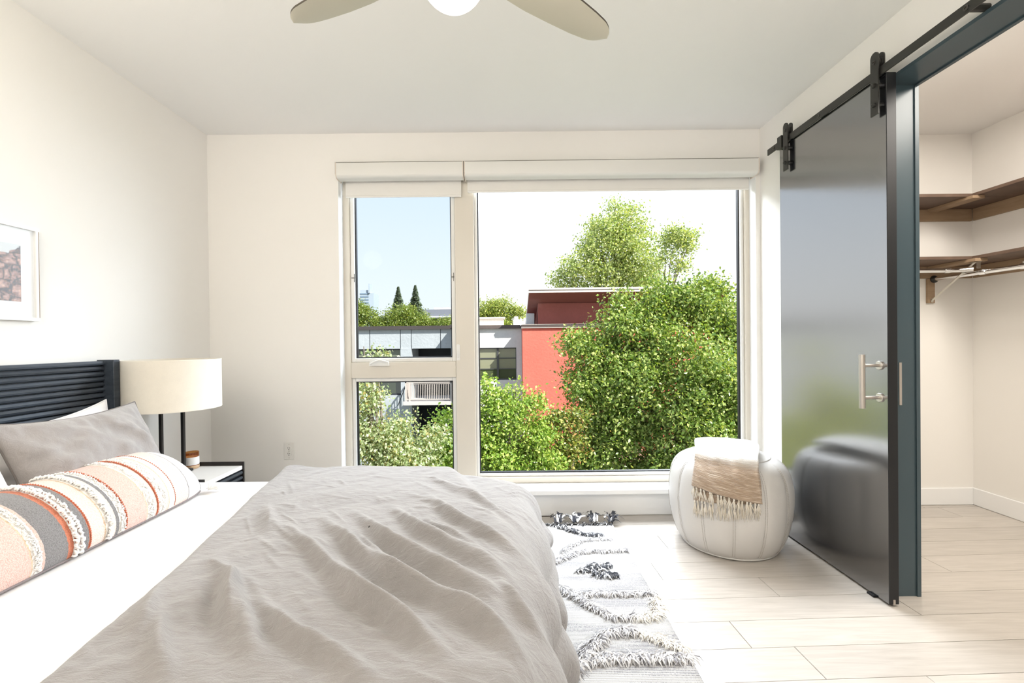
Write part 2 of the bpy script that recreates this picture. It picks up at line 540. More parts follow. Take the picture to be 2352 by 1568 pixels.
# ------------------------------------------------------------------ roller shades
def shade(x0, x1, zb, fx0, fx1, label):
    t = thing('roller_shade', label, 'shade', ((x0 + x1) / 2, 3.23, 2.375), 'roller shades over the window')
    prof = [(3.172, 2.474), (3.172, 2.394), (3.176, 2.384), (3.186, 2.376), (3.20, 2.372), (3.25, 2.371), (3.25, 2.378), (3.182, 2.385), (3.180, 2.462), (3.30, 2.462), (3.30, 2.474)]
    part('cassette', MB().prism(prof, 'X', x0 + .006, x1 - .006), M['cassette'], t)
    ep = [(3.170, 2.476), (3.170, 2.392), (3.184, 2.374), (3.20, 2.369), (3.29, 2.369), (3.29, 2.476)]
    for a, b in ((x0, x0 + .006), (x1 - .006, x1)):
        part('end_cap', MB().prism(ep, 'X', a, b), M['cassette_end'], t)
    part('shadow_line', MB().box(x0 - .003, x1 + .003, 3.176, 3.182, 2.40, 2.4795), M['outline'], t)  # dark strip added as the shadow line along the cassette edges
    part('roll', MB().tube([(x0 + .02, 3.26, 2.42), (x1 - .02, 3.26, 2.42)], .032, 16), M['shade'], t)
    part('fabric', MB().box(fx0, fx1, 3.289, 3.2915, zb + .012, 2.42), M['shade'], t)
    part('bottom_bar', MB().box(fx0, fx1, 3.285, 3.295, zb, zb + .014, .003), M['shade'], t)
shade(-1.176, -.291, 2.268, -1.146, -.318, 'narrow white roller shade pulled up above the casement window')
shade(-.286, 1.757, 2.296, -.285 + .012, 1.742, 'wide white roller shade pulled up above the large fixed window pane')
# ------------------------------------------------------------------ sliding barn door with its hangers, handle
DX0, DX1, DY0, DY1, DZ0, DZ1 = 1.724, 1.770, 2.075, 2.885, .010, 2.424
t = thing('barn_door', 'glossy black sliding barn door hung beside the closet opening', 'door', (1.747, 2.48, 0.01))
dp = part('door_panel', MB().box(DX0, DX1, DY0, DY1, DZ0, DZ1, .002), M['door'], t)
dp.data.materials.append(M['door_edge'])
for p in dp.data.polygons:
    if p.normal.x > -.9: p.material_index = 1
part('bottom_guide_channel', MB().box(1.742, 1.752, DY0 - .0015, DY0 + .02, DZ0 - .002, DZ0 + .022), M['steel'], t, label='bright metal end of the bottom guide channel')

def stadium(cy, z0, z1, w, n=10):
    r = w / 2
    pts = [(cy - r, z0), (cy + r, z0)]
    for i in range(n + 1):
        q = math.pi * i / n
        pts.append((cy + r * math.cos(q), z1 - r + r * math.sin(q)))
    return pts
for cy in (2.113, 2.787):
    h = part('hanger_strap', MB().prism(stadium(cy, 2.246, 2.533, .044), 'X', 1.700, 1.706).prism(stadium(cy, 2.405, 2.533, .044), 'X', 1.728, 1.734), M['black'], t)
    part('wheel', MB().lathe([(.008, -.011), (.021, -.011), (.0215, -.006), (.015, -.003), (.015, .003), (.0215, .006), (.021, .011), (.008, .011)], (1.717, cy, 2.487), 20, 'X'), M['black'], h)
    for bz in (2.292, 2.381):
        part('bolt', MB().lathe([(.011, 0), (.011, -.004), (.009, -.010), (.004, -.013), (0, -.013)], (1.700, cy, bz), 10, 'X').lathe([(.013, 0), (.013, .018)], (1.706, cy, bz), 10, 'X'), M['black'], h)
    part('axle_bolt', MB().lathe([(.009, 0), (.009, -.004), (.004, -.004), (.004, -.001), (0, -.001)], (1.700, cy, 2.487), 10, 'X'), M['bolt'], h)
# pull handle
hd = part('pull_handle', MB().tube([(1.640, 2.118, .898), (1.640, 2.118, 1.147)], .0125, 20), M['steel'], t, smooth=40)
for hz in (.947, 1.096):
    part('standoff', MB().tube([(1.645, 2.118, hz), (1.716, 2.118, hz)], .0085, 14), M['steel'], hd, smooth=40)
    part('rosette', MB().lathe([(.0, -.008), (.019, -.008), (.021, -.006), (.021, 0), (0, 0)], (1.724, 2.118, hz), 24, 'X'), M['steel'], hd, smooth=40)
part('floor_guide', MB().box(1.712, 1.735, 2.15, 2.19, .0005, .0095), M['gasket'], t)

# rail
rl = thing('barn_door_rail', 'long black steel rail above the barn door', 'rail', (1.713, 2.1, 2.44))
part('track_bar', MB().box(1.710, 1.717, 1.02, 2.995, 2.418, 2.457, .0008), M['black'], rl)
for by in (2.922, 2.504, 1.700, 1.10):
    part('bolt', MB().lathe([(.010, 0), (.010, -.003), (.0045, -.003), (.0045, -.001), (0, -.001)], (1.710, by, 2.438), 12, 'X'), M['bolt'], rl)
    part('spacer', MB().lathe([(.014, 0), (.014, 1.79 - 1.7175)], (1.717, by - .0, 2.438), 12, 'X'), M['black'], rl)
part('door_stop', MB().box(1.698, 1.722, 2.826, 2.868, 2.402, 2.478, .002), M['black'], rl)
# header board carrying the rail's rear seal
# ------------------------------------------------------------------ closet shelves and rod
def closet_shelf(z, label, brace):
    t = thing('closet_shelf', label, 'shelf', (3.10, 3.05, z), 'corner shelves in the closet')
    th = .020
    part('shelf_board', MB().box(CX0 + .002, XC - .002, 3.035, YC - .001, z, z + th, .001), M['shelf_dark'], t)
    part('shelf_board', MB().box(3.085, XC - .002, -.85, 3.033, z, z + th, .001), M['shelf_dark'], t)
    part('cleat', MB().box(CX0 + .002, XC - .02, YC - .019, YC - .001, z - .086, z - .0005, .001), M['cleat'], t)
    part('cleat', MB().box(XC - .019, XC - .001, -.85, YC - .020, z - .086, z - .0005, .001), M['cleat'], t)
    part('brace_strip', MB().box(3.055, 3.135, 2.985 if brace else 3.0, YC - .02, z - .020, z - .0005, .001), M['cleat'], t)
    return t
closet_shelf(2.152, 'upper wooden corner shelf near the closet ceiling', False)
lo = closet_shelf(1.738, 'lower wooden corner shelf above the chrome closet rods', True)
br = part('bracket_board', MB().box(3.058, 3.110, YC - .018, YC - .001, 1.473, 1.650, .001), M['cleat'], lo)
bk = MB()
bk.obox((3.085, (3.325 + 3.02) / 2, (1.49 + 1.715) / 2), (1, 0, 0), Vector((0, 3.02 - 3.325, 1.715 - 1.49)).normalized(), Vector((0, .225, .305)).normalized(), .016, .385, .004)
bk.box(3.077, 3.093, 3.321, 3.326, 1.478, 1.505)
bk.box(3.072, 3.098, 2.985, 3.04, 1.712, 1.716).box(3.076, 3.094, 2.99, 3.00, 1.672, 1.714)
part('metal_bracket', bk, M['zinc'], lo)
part('metal_bracket', MB().box(3.13, 3.15, 2.71, 2.74, 1.672, 1.737).box(3.08, 3.15, 2.715, 2.735, 1.66, 1.672), M['zinc'], lo)

rd = thing('closet_rod', 'chrome closet rod running across under the lower shelf', 'rod', (2.5, 3.07, 1.67), 'chrome closet rods')
part('rod_tube', MB().tube([(CX0 + .004, 3.07, 1.670), (2.98, 3.07, 1.670), (3.03, 3.055, 1.670), (3.075, 3.02, 1.670)], .0150, 14), M['chrome'], rd, smooth=50)
part('collar', MB().tube([(2.93, 3.07, 1.67), (2.965, 3.07, 1.67)], .0185, 14), M['chrome'], rd, smooth=50)
part('end_flange', MB().lathe([(.026, 0), (.026, .006), (.019, .02)], (CX0 + .001, 3.07, 1.67), 18, 'X'), M['chrome'], rd, smooth=50)
rd = thing('closet_rod', 'chrome closet rod running along the right closet wall', 'rod', (3.10, 2.0, 1.672), 'chrome closet rods')
part('rod_tube', MB().tube([(3.10, YC - .004, 1.645), (3.10, -.85, 1.645)], .0150, 14), M['chrome'], rd, smooth=50)
part('collar', MB().tube([(3.10, 3.0, 1.645), (3.10, 2.96, 1.645)], .0185, 14), M['chrome'], rd, smooth=50)
part('collar', MB().tube([(3.10, 2.76, 1.645), (3.10, 2.72, 1.645)], .0185, 14), M['chrome'], rd, smooth=50)
part('end_flange', MB().lathe([(.027, 0), (.027, -.008), (.019, -.02)], (3.10, YC - .0195, 1.645), 18, 'Y'), M['black'], rd, smooth=50)
# ------------------------------------------------------------------ bed
BY0, BY1 = .742, 2.262
t = thing('bed', 'low bed with a slatted navy-black wooden headboard', 'bed', (-1.0, 1.5, 0))
for y0, y1 in ((.655, .692), (2.323, 2.360)):
    part('headboard_post', MB().box(-2.085, -1.998, y0, y1, .002, 1.154, .002), M['darkwood'], t)
part('headboard_back', MB().box(-2.085, -2.066, .692, 2.323, .25, 1.148), M['darkwood'], t)
nsl, pitch = 23, .0267
tri = [(0, 0), (.0245, 0.006), (.0245, .019), (0.004, .0245), (0, .0245)]
for i in range(nsl):
    z = 1.150 - .0255 - i * pitch
    poly = [(-2.066, z), (-2.052, z + .001), (-2.044, z + .006), (-2.042, z + .013), (-2.050, z + .024), (-2.066, z + .0245)]
    # poly in (x,z) extruded along Y
    part('slat', MB().prism(poly, 'Y', .693, 2.322), M['darkwood'], t)
part('headboard_foot_rail', MB().box(-2.07, -2.03, .692, 2.323, .22, .50, .002), M['darkwood'], t)
for y0, y1 in ((.715, .738), (2.266, 2.289)):
    part('side_rail', MB().box(-2.03, .06, y0, y1, .17, .30, .003), M['darkwood'], t)
part('foot_rail', MB().box(.037, .06, .738, 2.266, .17, .30, .003), M['darkwood'], t)
part('slat_base', MB().box(-2.03, .035, .74, 2.264, .255, .285), M['darkwood'], t)
for lx in (-1.9, -.02):
    for ly in (.80, 2.20):
        part('leg', MB().box(lx - .03, lx + .03, ly - .03, ly + .03, .012, .255, .004), M['darkwood'], t)

def rounded_slab(x0, x1, y0, y1, z0, z1, rc, re, n=10):
    """mattress-like slab: plan corner radius rc, edge radius re"""
    def outline(ins):
        pts = []
        for cx, cy, a0 in ((x1 - rc, y1 - rc, 0), (x0 + rc, y1 - rc, 90), (x0 + rc, y0 + rc, 180), (x1 - rc, y0 + rc, 270)):
            for i in range(n + 1):
                a = math.radians(a0 + 90 * i / n)
                pts.append((cx + (rc - ins) * math.cos(a), cy + (rc - ins) * math.sin(a)))
        return pts
    V = []; F = []; rings = []
    levels = []
    for i in range(7):
        a = math.radians(90 * i / 6)
        levels.append((re * (1 - math.sin(a)), z0 + re * (1 - math.cos(a))))
    for i in range(7):
        a = math.radians(90 * i / 6)
        levels.append((re * (1 - math.cos(a)), z1 - re * (1 - math.sin(a))))
    for ins, z in levels:
        o = outline(ins)
        rings.append(list(range(len(V), len(V) + len(o))))
        V += [(x, y, z) for x, y in o]
    for a, b in zip(rings, rings[1:]):
        m = len(a)
        F += [(a[i], a[(i + 1) % m], b[(i + 1) % m], b[i]) for i in range(m)]
    F.append(tuple(rings[0][::-1])); F.append(tuple(rings[-1]))
    return MB().add(V, F)
mt = part('mattress', rounded_slab(-2.025, -.13, .745, 2.255, .288, .560, .07, .05), M['sheet'], None, (-1.0, 1.5, .288), smooth=50)
tag(mt, 'thick mattress under a smooth white fitted sheet', 'mattress')

# ------------------------------------------------------------------ duvet
def smooth01(x): 
    x = np.clip(x, 0, 1); return x * x * (3 - 2 * x)
rng = np.random.default_rng(11)
def value_noise(P, scale, seed):
    r = np.random.default_rng(seed)
    T = r.random((64, 64))
    q = P * scale
    i = np.floor(q).astype(int); f = q - i
    f = f * f * (3 - 2 * f)
    g = lambda a, b: T[a % 64, b % 64]
    return (g(i[..., 0], i[..., 1]) * (1 - f[..., 0]) * (1 - f[..., 1]) + g(i[..., 0] + 1, i[..., 1]) * f[..., 0] * (1 - f[..., 1])
            + g(i[..., 0], i[..., 1] + 1) * (1 - f[..., 0]) * f[..., 1] + g(i[..., 0] + 1, i[..., 1] + 1) * f[..., 0] * f[..., 1]) * 2 - 1

# pull folds: (x0,y0)->(x1,y1), height, half width
FOLDS = [((-.80, 1.62), (-.20, .98), .013, .030), ((-.70, 1.66), (-.02, .98), .016, .034), ((-.60, 1.72), (.00, 1.10), .017, .032),
         ((-.47, 1.76), (.02, 1.22), .015, .030), ((-.36, 1.86), (.05, 1.38), .013, .028), ((-.86, 1.36), (-.46, .90), .013, .028),
         ((-.78, 1.28), (-.58, .98), .010, .022), ((-.90, 1.22), (-.74, .95), .010, .022), ((-.55, 1.36), (-.10, .90), .014, .028),
         ((-.22, 1.95), (.08, 1.62), .010, .030), ((-.66, 1.12), (-.22, .84), .012, .025), ((-.20, 1.16), (.06, .92), .012, .03),
         ((-.84, 1.10), (-.60, .84), .010, .025), ((-.30, 1.62), (-.02, 1.30), .010, .02), ((-.50, 1.50), (-.18, 1.14), .010, .018),
         ((-.95, 1.80), (-.72, 1.50), .006, .03), ((-.40, 2.10), (-.10, 1.82), .006, .03), ((-.05, 1.20), (.08, 1.05), .014, .03)]
def fold_height(X, Y):
    h = np.zeros_like(X)
    cr = np.random.default_rng(41)
    wob = .018 * value_noise(np.stack([X, Y], -1), 3.2, 5) + .006 * value_noise(np.stack([X, Y], -1), 9, 6)
    for (a, b, amp, w) in FOLDS:
        a = np.array(a); b = np.array(b); d = b - a; ln = np.hypot(*d); d = d / ln
        u = (X - a[0]) * d[0] + (Y - a[1]) * d[1]
        v = -(X - a[0]) * d[1] + (Y - a[1]) * d[0] + wob + .035 * np.sin(u * 3.0)
        env = smooth01(u / (.5 * ln) ) * smooth01((ln * 1.12 - u) / (.40 * ln))
        ww = w * .66 * (.75 + .5 * np.clip(u / ln, 0, 1))
        # asymmetrical ridge: sharper on the window side
        k = np.where(v > 0, v / (ww * .8), v / (ww * 1.35))
        h += 1.9 * amp * env * (np.exp(-k * k) - .35 * np.exp(-((v + ww * 2.0) / (ww * 1.3)) ** 2))
    for k in range(110):
        ax_, ay_ = cr.uniform(-1.0, .05), cr.uniform(.85, 2.1)
        th_ = math.radians(cr.normal(-45, 16)); ln = cr.uniform(.08, .26); amp = cr.uniform(.0012, .0042); w = cr.uniform(.005, .012)
        d = np.array([math.cos(th_), math.sin(th_)])
        u = (X - ax_) * d[0] + (Y - ay_) * d[1]; v = -(X - ax_) * d[1] + (Y - ay_) * d[0] + .10 * cr.uniform(-1, 1) * u * u / ln + wob * .3
        env = smooth01(u / (.4 * ln)) * smooth01((ln - u) / (.4 * ln))
        h += amp * env * np.exp(-(v / w) ** 2)
    return h

NT, NI, NS = 640, 210, 30
# outline: rounded polygon counter-clockwise from the near left corner
corners = [(-.86, .70, .05), (.105, .70, .16), (.165, 2.30, .17), (-1.125, 2.31, .06)]
def round_poly(corners, nseg):
    pts = []
    m = len(corners)
    for i in range(m):
        p = Vector(corners[i][:2]); a = Vector(corners[i - 1][:2]); b = Vector(corners[(i + 1) % m][:2]); r = corners[i][2]
        u = (a - p).normalized(); v = (b - p).normalized()
        ang = math.acos(max(-1, min(1, u.dot(v))))
        tt = r / math.tan(ang / 2)
        s0 = p + u * tt; s1 = p + v * tt
        c = p + (u + v).normalized() * (r / math.sin(ang / 2))
        a0 = math.atan2(s0.y - c.y, s0.x - c.x); a1 = math.atan2(s1.y - c.y, s1.x - c.x)
        while a1 < a0: a1 += 2 * math.pi
        for k in range(9):
            q = a0 + (a1 - a0) * k / 8
            pts.append((c.x + r * math.cos(q), c.y + r * math.sin(q)))
    pts = np.array(pts)
    seg = np.roll(pts, -1, 0) - pts
    ln = np.hypot(seg[:, 0], seg[:, 1]); cum = np.concatenate([[0], np.cumsum(ln)])
    s = np.linspace(0, cum[-1], nseg, endpoint=False)
    P = np.concatenate([pts, pts[:1]])
    return np.stack([np.interp(s, cum, P[:, 0]), np.interp(s, cum, P[:, 1])], 1), s, cum[-1]
OUT, ss, tot = round_poly(corners, NT)
C0 = np.array([-.46, 1.5])
# hang amount of each outline point (0 on the bed at the head end, 1 at the other sides)
left = smooth01((OUT[:, 0] - (-1.02 + (1.30 - OUT[:, 1]) * .0)) / .10)
headline = np.interp(OUT[:, 1], [.70, 2.31], [-.86, -1.125])
dl = OUT[:, 0] - headline
hang = smooth01((dl - .03) / .10)
foot = smooth01((OUT[:, 0] + .10) / .2)
# edge radius and drop
er = .042 + .03 * hang + .13 * foot
er = np.where(hang > .5, er, .040)
k = np.ones(37) / 37
er = np.convolve(np.concatenate([er[-18:], er, er[:18]]), k, 'valid')
sgrid = 1 - (1 - np.linspace(0, 1, NI)) ** 1.6
sgrid[0] = .004
P2 = C0[None, None] + (OUT[None] - C0) * sgrid[:, None, None]
D = np.hypot(OUT[:, 0] - C0[0], OUT[:, 1] - C0[1])
# perpendicular-ish distance to the outline
tang = np.roll(OUT, -1, 0) - np.roll(OUT, 1, 0); tang /= np.hypot(tang[:, 0], tang[:, 1])[:, None]
nrm = np.stack([tang[:, 1], -tang[:, 0]], 1)
cosn = np.abs(((OUT - C0) * nrm).sum(1) / D)
dist = (1 - sgrid)[:, None] * (D * cosn)[None]
X, Yv = P2[..., 0], P2[..., 1]
top = .616 + .012 * smooth01((-.35 - X) / .7) * smooth01((Yv - 1.3) / .9)
top = top - .042 * smooth01((X + .30 - .38 * (2.25 - Yv)) / .085) * smooth01((Yv - 1.40) / .5)       # step towards the foot at the far side
top = top - .012 * smooth01((X + .22) / .34)
top = top - .012 * np.exp(-((X + .95) / .10) ** 2)
q = np.clip(dist / er[None], 0, 1)
prof = 1 - np.sqrt(np.clip(1 - (1 - q) ** 2, 0, 1))
fl_ = fold_height(X, Yv)
PP = np.stack([X, Yv], -1)
small = .0035 * value_noise(PP, 7, 1) + .0018 * value_noise(PP @ np.array([[.8, -.6], [.6, .8]]) * np.array([1, 2.6]), 11, 2) + .0009 * value_noise(PP @ np.array([[.8, .6], [-.6, .8]]) * np.array([1, 2]), 26, 3)
damp = smooth01(dist / .06)
drop_top = er[None] * np.ones_like(X)
z = top - prof * drop_top + fl_ * (.35 + .65 * damp) + small
edge_z = z[-1]
# broad bulging folds running down over the foot end
fb = .030 * np.sin(Yv * 15 + 1.2 * np.sin(Yv * 5.3)) * smooth01((X + .12) / .25)
X = X + fb * smooth01((X + .05) / .2) * .7
V = [np.stack([X, Yv, z], -1).reshape(-1, 3)]
# skirt
zbot_h = .175 + .03 * np.sin(ss * 6.1) + .02 * np.sin(ss * 13.7 + 1)
zbot = np.where(hang > .02, .566 + (zbot_h - .566) * hang, .5645)
tuck = np.where(hang > .5, 0, 0.0)
for j in range(1, NS + 1):
    f = j / NS
    w = hang * (.5 + .5 * foot)
    wave = (.028 * np.sin(ss * 17 + 2.0 * np.sin(ss * 4.1)) + .012 * np.sin(ss * 31 + 1.7)) * smooth01(np.array(f * 1.3)) * w
    belly = .035 * math.sin(math.pi * min(1, f * 1.05)) * w
    x = X[-1] + nrm[:, 0] * (wave + belly); y = Yv[-1] + nrm[:, 1] * (wave * .7 + belly * .5)
    zz = edge_z + (zbot - edge_z) * f
    V.append(np.stack([x, y, zz], -1))
V = np.concatenate([V[0]] + V[1:])
rows = NI + NS
idx = np.arange(rows * NT).reshape(rows, NT)
a = idx[:-1]; b = idx[1:]
quads = np.stack([a, b, np.roll(b, -1, 1), np.roll(a, -1, 1)], -1).reshape(-1, 4)
me = mesh_arrays('duvet', V, quads[:, ::-1].copy())
dv = link('duvet', fixnorm(me), M['duvet'], None, (-.46, 1.5, .56), smooth=180)
tag(dv, 'rumpled taupe linen duvet spread over the foot half of the bed', 'duvet')

# ------------------------------------------------------------------ pillows
def pillow_mesh(Wd, Ht, T, n=96, m=64, creases=(), pinch=.05, pw=2.4, seed=0, wr=.006, sag=0.0, exp=.62, wdir=(1, 1)):
    """pillow in local axes: u = width, v = height, w = thickness; returns V (2 sheets), quads"""
    u = np.linspace(-1, 1, n); v = np.linspace(-1, 1, m)
    U, Vv = np.meshgrid(np.sign(u) * np.abs(u) ** .85, np.sign(v) * np.abs(v) ** .85, indexing='ij')
    bx = 1 - pinch * (1 - Vv ** 2) * np.abs(U) ** 3
    by = 1 - pinch * 1.3 * (1 - U ** 2) * np.abs(Vv) ** 3
    x = Wd / 2 * U * bx; y = Ht / 2 * Vv * by
    th = T / 2 * (np.clip(1 - np.abs(U) ** pw, 0, 1) * np.clip(1 - np.abs(Vv) ** pw, 0, 1)) ** exp
    P = np.stack([U * wdir[0], Vv * wdir[1]], -1)
    nz = wr * (value_noise(P + 5, 2.2, seed) + .6 * value_noise(P + 9, 5, seed + 1) + .3 * value_noise(P + 3, 11, seed + 2))
    for (ua, va, ub, vb, amp, wd_) in creases:
        du, dv = ub - ua, vb - va; ln = math.hypot(du, dv); du /= ln; dv /= ln
        s_ = (U - ua) * du + (Vv - va) * dv; p_ = -(U - ua) * dv + (Vv - va) * du + .05 * np.sin(s_ * 5)
        env = smooth01(s_ / (.3 * ln)) * smooth01((ln * 1.1 - s_) / (.4 * ln))
        nz = nz + amp * env * (np.exp(-(p_ / wd_) ** 2) - .5 * np.exp(-((p_ - wd_ * 1.9) / wd_) ** 2))
    edge = (1 - np.abs(U) ** 4) * (1 - np.abs(Vv) ** 4)
    # gathers running in from the seam
    gath = wr * .8 * np.sin(U * 23 + 3 * np.sin(U * 7)) * np.abs(Vv) ** 3 * (1 - np.abs(Vv) ** 8) + wr * .8 * np.sin(Vv * 17 + 2 * np.sin(Vv * 5)) * np.abs(U) ** 4 * (1 - np.abs(U) ** 10)
    f = th + (nz + gath) * edge * 1.0
    y = y - sag * (1 - U ** 2) * (Vv > 0) * Vv
    A = np.stack([x, y, f], -1).reshape(-1, 3); B = np.stack([x, y, -th * .8], -1).reshape(-1, 3)
    idx = np.arange(n * m).reshape(n, m)
    qa = np.stack([idx[:-1, :-1], idx[1:, :-1], idx[1:, 1:], idx[:-1, 1:]], -1).reshape(-1, 4)
    qb = qa[:, ::-1] + n * m
    Vs = np.concatenate([A, B]); Q = np.concatenate([qa, qb])
    return Vs, Q, (n, m)
def place(Vs, c, eu, ev):
    eu = np.array(eu, float); eu /= np.linalg.norm(eu)
    ev = np.array(ev, float); ev -= eu * (ev @ eu); ev /= np.linalg.norm(ev)
    ew = np.cross(eu, ev)
    return np.array(c) + Vs[:, :1] * eu + Vs[:, 1:2] * ev + Vs[:, 2:3] * ew
def weld(me):
    bm = bmesh.new(); bm.from_mesh(me)
    bmesh.ops.remove_doubles(bm, verts=bm.verts, dist=1e-4)
    bmesh.ops.recalc_face_normals(bm, faces=bm.faces)
    bm.to_mesh(me); bm.free(); return me
def pillow(name, label, c, eu, ev, mt, seam_mat=None, flange=0.0, sagc=0, **kw):
    Vs, Q, (n, m) = pillow_mesh(**kw)
    Wp = place(Vs, c, eu, ev)
    o = link(name, weld(mesh_arrays(name, Wp, Q)), M[mt], None, tuple(Wp[:, :].min(0) * [0, 0, 1] + np.array(c) * [1, 1, 0]), smooth=180)
    tag(o, label, 'pillow')
    # piping along the seam
    idx = np.arange(n * m).reshape(n, m)
    loop = list(idx[:, 0]) + list(idx[-1, 1:]) + list(idx[::-1, -1][1:]) + list(idx[0, ::-1][1:])
    pts = [Wp[i] for i in loop[::1]]
    mb = MB().tube(pts, .0035, 6, caps=False)
    part('seam_piping', mb, M[seam_mat or mt], o, smooth=180)
    return o, Wp, (n, m)

# leaning: eu runs along the headboard (+Y), ev climbs towards the headboard
pillow('pillow', 'plain white pillow leaning on the headboard behind the grey sham', (-1.90, 1.80, .76), (0, 1, 0), (-.24, 0, 1), 'pillow', Wd=.84, Ht=.42, T=.15, seed=3, wr=.006, sag=.05)
pass #, (-1.90, 1.10, .76), (0, 1, 0), (-.24, 0, 1), 'pillow', Wd=.70, Ht=.42, T=.15, seed=7, wr=.006, sag=.05)
pillow('pillow_sham', 'large creased grey linen sham behind the striped lumbar pillow', (-1.69, 1.872, .758), (0, 1, 0), (-.47, 0, 1), 'sham', 'sham_edge', Wd=.63, Ht=.44, T=.20, seed=12, wr=.016, creases=((.30, 1.0, .62, -.5, .018, .10), (.52, 1.0, .80, -.3, .020, .09), (.10, .95, .50, -.1, .014, .09), (.75, 1.0, .92, .0, .014, .07), (-.3, .9, .2, -.4, .010, .12), (-.9, .2, -.2, -.7, .012, .16), (-.95, .8, -.5, -.2, .012, .12), (.95, .1, .4, -.6, .012, .10)), wdir=(1, .8), sag=.015)
pillow('pillow', 'white pillow beside the near end of the grey sham', (-1.63, 1.155, .752), (0, 1, 0), (-.50, 0, 1), 'pillow', Wd=.70, Ht=.42, T=.18, seed=21, wr=.005)

# striped lumbar pillow
mstripe = mat('striped_weave', (.8, .7, .66), .9)
bsdf(mstripe).inputs['Sheen Weight'].default_value = .2
tcn = N(mstripe, 'ShaderNodeTexCoord'); sp = N(mstripe, 'ShaderNodeSeparateXYZ')
L(mstripe, tcn.outputs['Object'], sp.inputs[0])
LY0, LY1 = .93, 2.05
mr = N(mstripe, 'ShaderNodeMapRange'); mr.inputs['From Min'].default_value = LY0 - 1.49; mr.inputs['From Max'].default_value = LY1 - 1.49
nzz = noise(mstripe, coords(mstripe), 90, 2)
ad = N(mstripe, 'ShaderNodeMath', operation='MULTIPLY_ADD'); L(mstripe, nzz.outputs[0], ad.inputs[0]); ad.inputs[1].default_value = .006; L(mstripe, sp.outputs['Y'], ad.inputs[2])
L(mstripe, ad.outputs[0], mr.inputs[0])
PINK, WHT, GRY, ORG, PALE, BEI = (.72, .53, .47), (.84, .81, .77), (.23, .22, .22), (.60, .20, .11), (.78, .66, .60), (.70, .55, .40)
bands = [(.93, GRY), (1.02, WHT), (1.06, PINK), (1.288, BEI), (1.292, WHT), (1.316, PINK), (1.328, GRY), (1.398, ORG), (1.412, WHT), (1.420, ORG), (1.424, WHT), (1.436, PINK), (1.446, GRY), (1.468, ORG), (1.473, PALE), (1.522, BEI), (1.526, WHT), (1.556, PALE), (1.566, GRY), (1.580, WHT), (1.608, ORG), (1.612, PINK), (1.702, BEI), (1.705, WHT), (1.743, PALE), (1.752, ORG), (1.757, WHT), (1.80, PALE), (1.812, BEI), (1.815, WHT), (1.845, PINK), (1.848, PALE), (1.93, GRY), (1.933, WHT), (2.028, GRY), (2.042, ORG)]
# a colour ramp holds 32 stops: two ramps, joined in the middle
mid = 1.5245
b1 = [b for b in bands if b[0] < mid]; b2 = [b for b in bands if b[0] >= mid]
stp = lambda bs: [(max(0, (y - LY0) / (LY1 - LY0)), c) for y, c in bs]
c1 = ramp(mstripe, mr.outputs[0], stp(b1), 'CONSTANT'); c2 = ramp(mstripe, mr.outputs[0], [(0, BEI)] + stp(b2), 'CONSTANT')
gt = N(mstripe, 'ShaderNodeMath', operation='GREATER_THAN'); L(mstripe, mr.outputs[0], gt.inputs[0]); gt.inputs[1].default_value = (mid - LY0) / (LY1 - LY0)
mx = N(mstripe, 'ShaderNodeMix', data_type='RGBA'); L(mstripe, gt.outputs[0], mx.inputs['Factor']); L(mstripe, c1, mx.inputs['A']); L(mstripe, c2, mx.inputs['B'])
vor = N(mstripe, 'ShaderNodeTexVoronoi'); vor.inputs['Scale'].default_value = 260
L(mstripe, coords(mstripe, (1, 1.6, 1)), vor.inputs['Vector'])
mm = N(mstripe, 'ShaderNodeMix', data_type='RGBA'); mm.blend_type = 'OVERLAY'; mm.inputs['Factor'].default_value = .55
L(mstripe, mx.outputs['Result'], mm.inputs['A']); L(mstripe, ramp(mstripe, vor.outputs['Distance'], [(0, (.72, .72, .72)), (.8, (.25, .25, .25))]), mm.inputs['B'])
L(mstripe, mm.outputs['Result'], bsdf(mstripe).inputs['Base Color'])
bump(mstripe, vor.outputs['Distance'], .5, .003)
M['stripe'] = mstripe
M['yarn'] = cloth('white_yarn', (.88, .86, .83), .95, 700, .1, .3, .03)
M['yarn_orange'] = cloth('rust_yarn', (.58, .17, .085), .95, 700, .1, .3, .1)
M['yarn_grey'] = mat('grey_piping_yarn', (.22, .19, .19), .9)
M['grey_end'] = M['yarn_grey']

def bolster_point(yw, a):
    """surface of the lumbar pillow: a = angle round the section (0 = front seam on the sheet, pi = top back)"""
    e = (yw - LY0) / (LY1 - LY0)
    k = max(0.0, 1 - abs(2 * e - 1) ** 7) ** .5
    kk = .16 + .84 * k
    L_, T_ = .165, .115
    # local section: s along the seam-to-seam axis, t outwards
    s = -L_ * math.cos(a) * (.75 + .25 * kk); t_ = T_ * math.sin(a) * kk
    ex, ez = -.66, .75
    cx, cz = -1.500, .650
    # seam-to-seam axis climbs back towards the headboard at ~ 32 degrees
    ax, az = -.86, .51
    nx, nz = .51, .86
    if a > math.pi: t_ *= .75
    return (cx + ax * s + nx * t_, yw, cz + az * s + nz * t_)
nl, na = 150, 40
V = []
for i in range(nl + 1):
    e = i / nl
    yw = LY0 + (LY1 - LY0) * (.5 - .5 * math.cos(math.pi * e)) 
    for j in range(na):
        a = 2 * math.pi * j / na
        x, y, z = bolster_point(yw, a)
        w = .002 * math.sin(yw * 40 + 2 * math.sin(yw * 13)) * math.sin(a)
        V.append((x + w * .5, y, max(.566, z + w)))
F = []
for i in range(nl):
    for j in range(na):
        F.append((i * na + j, (i + 1) * na + j, (i + 1) * na + (j + 1) % na, i * na + (j + 1) % na))
F.append(tuple(range(na))); F.append(tuple(range(nl * na, (nl + 1) * na))[::-1])
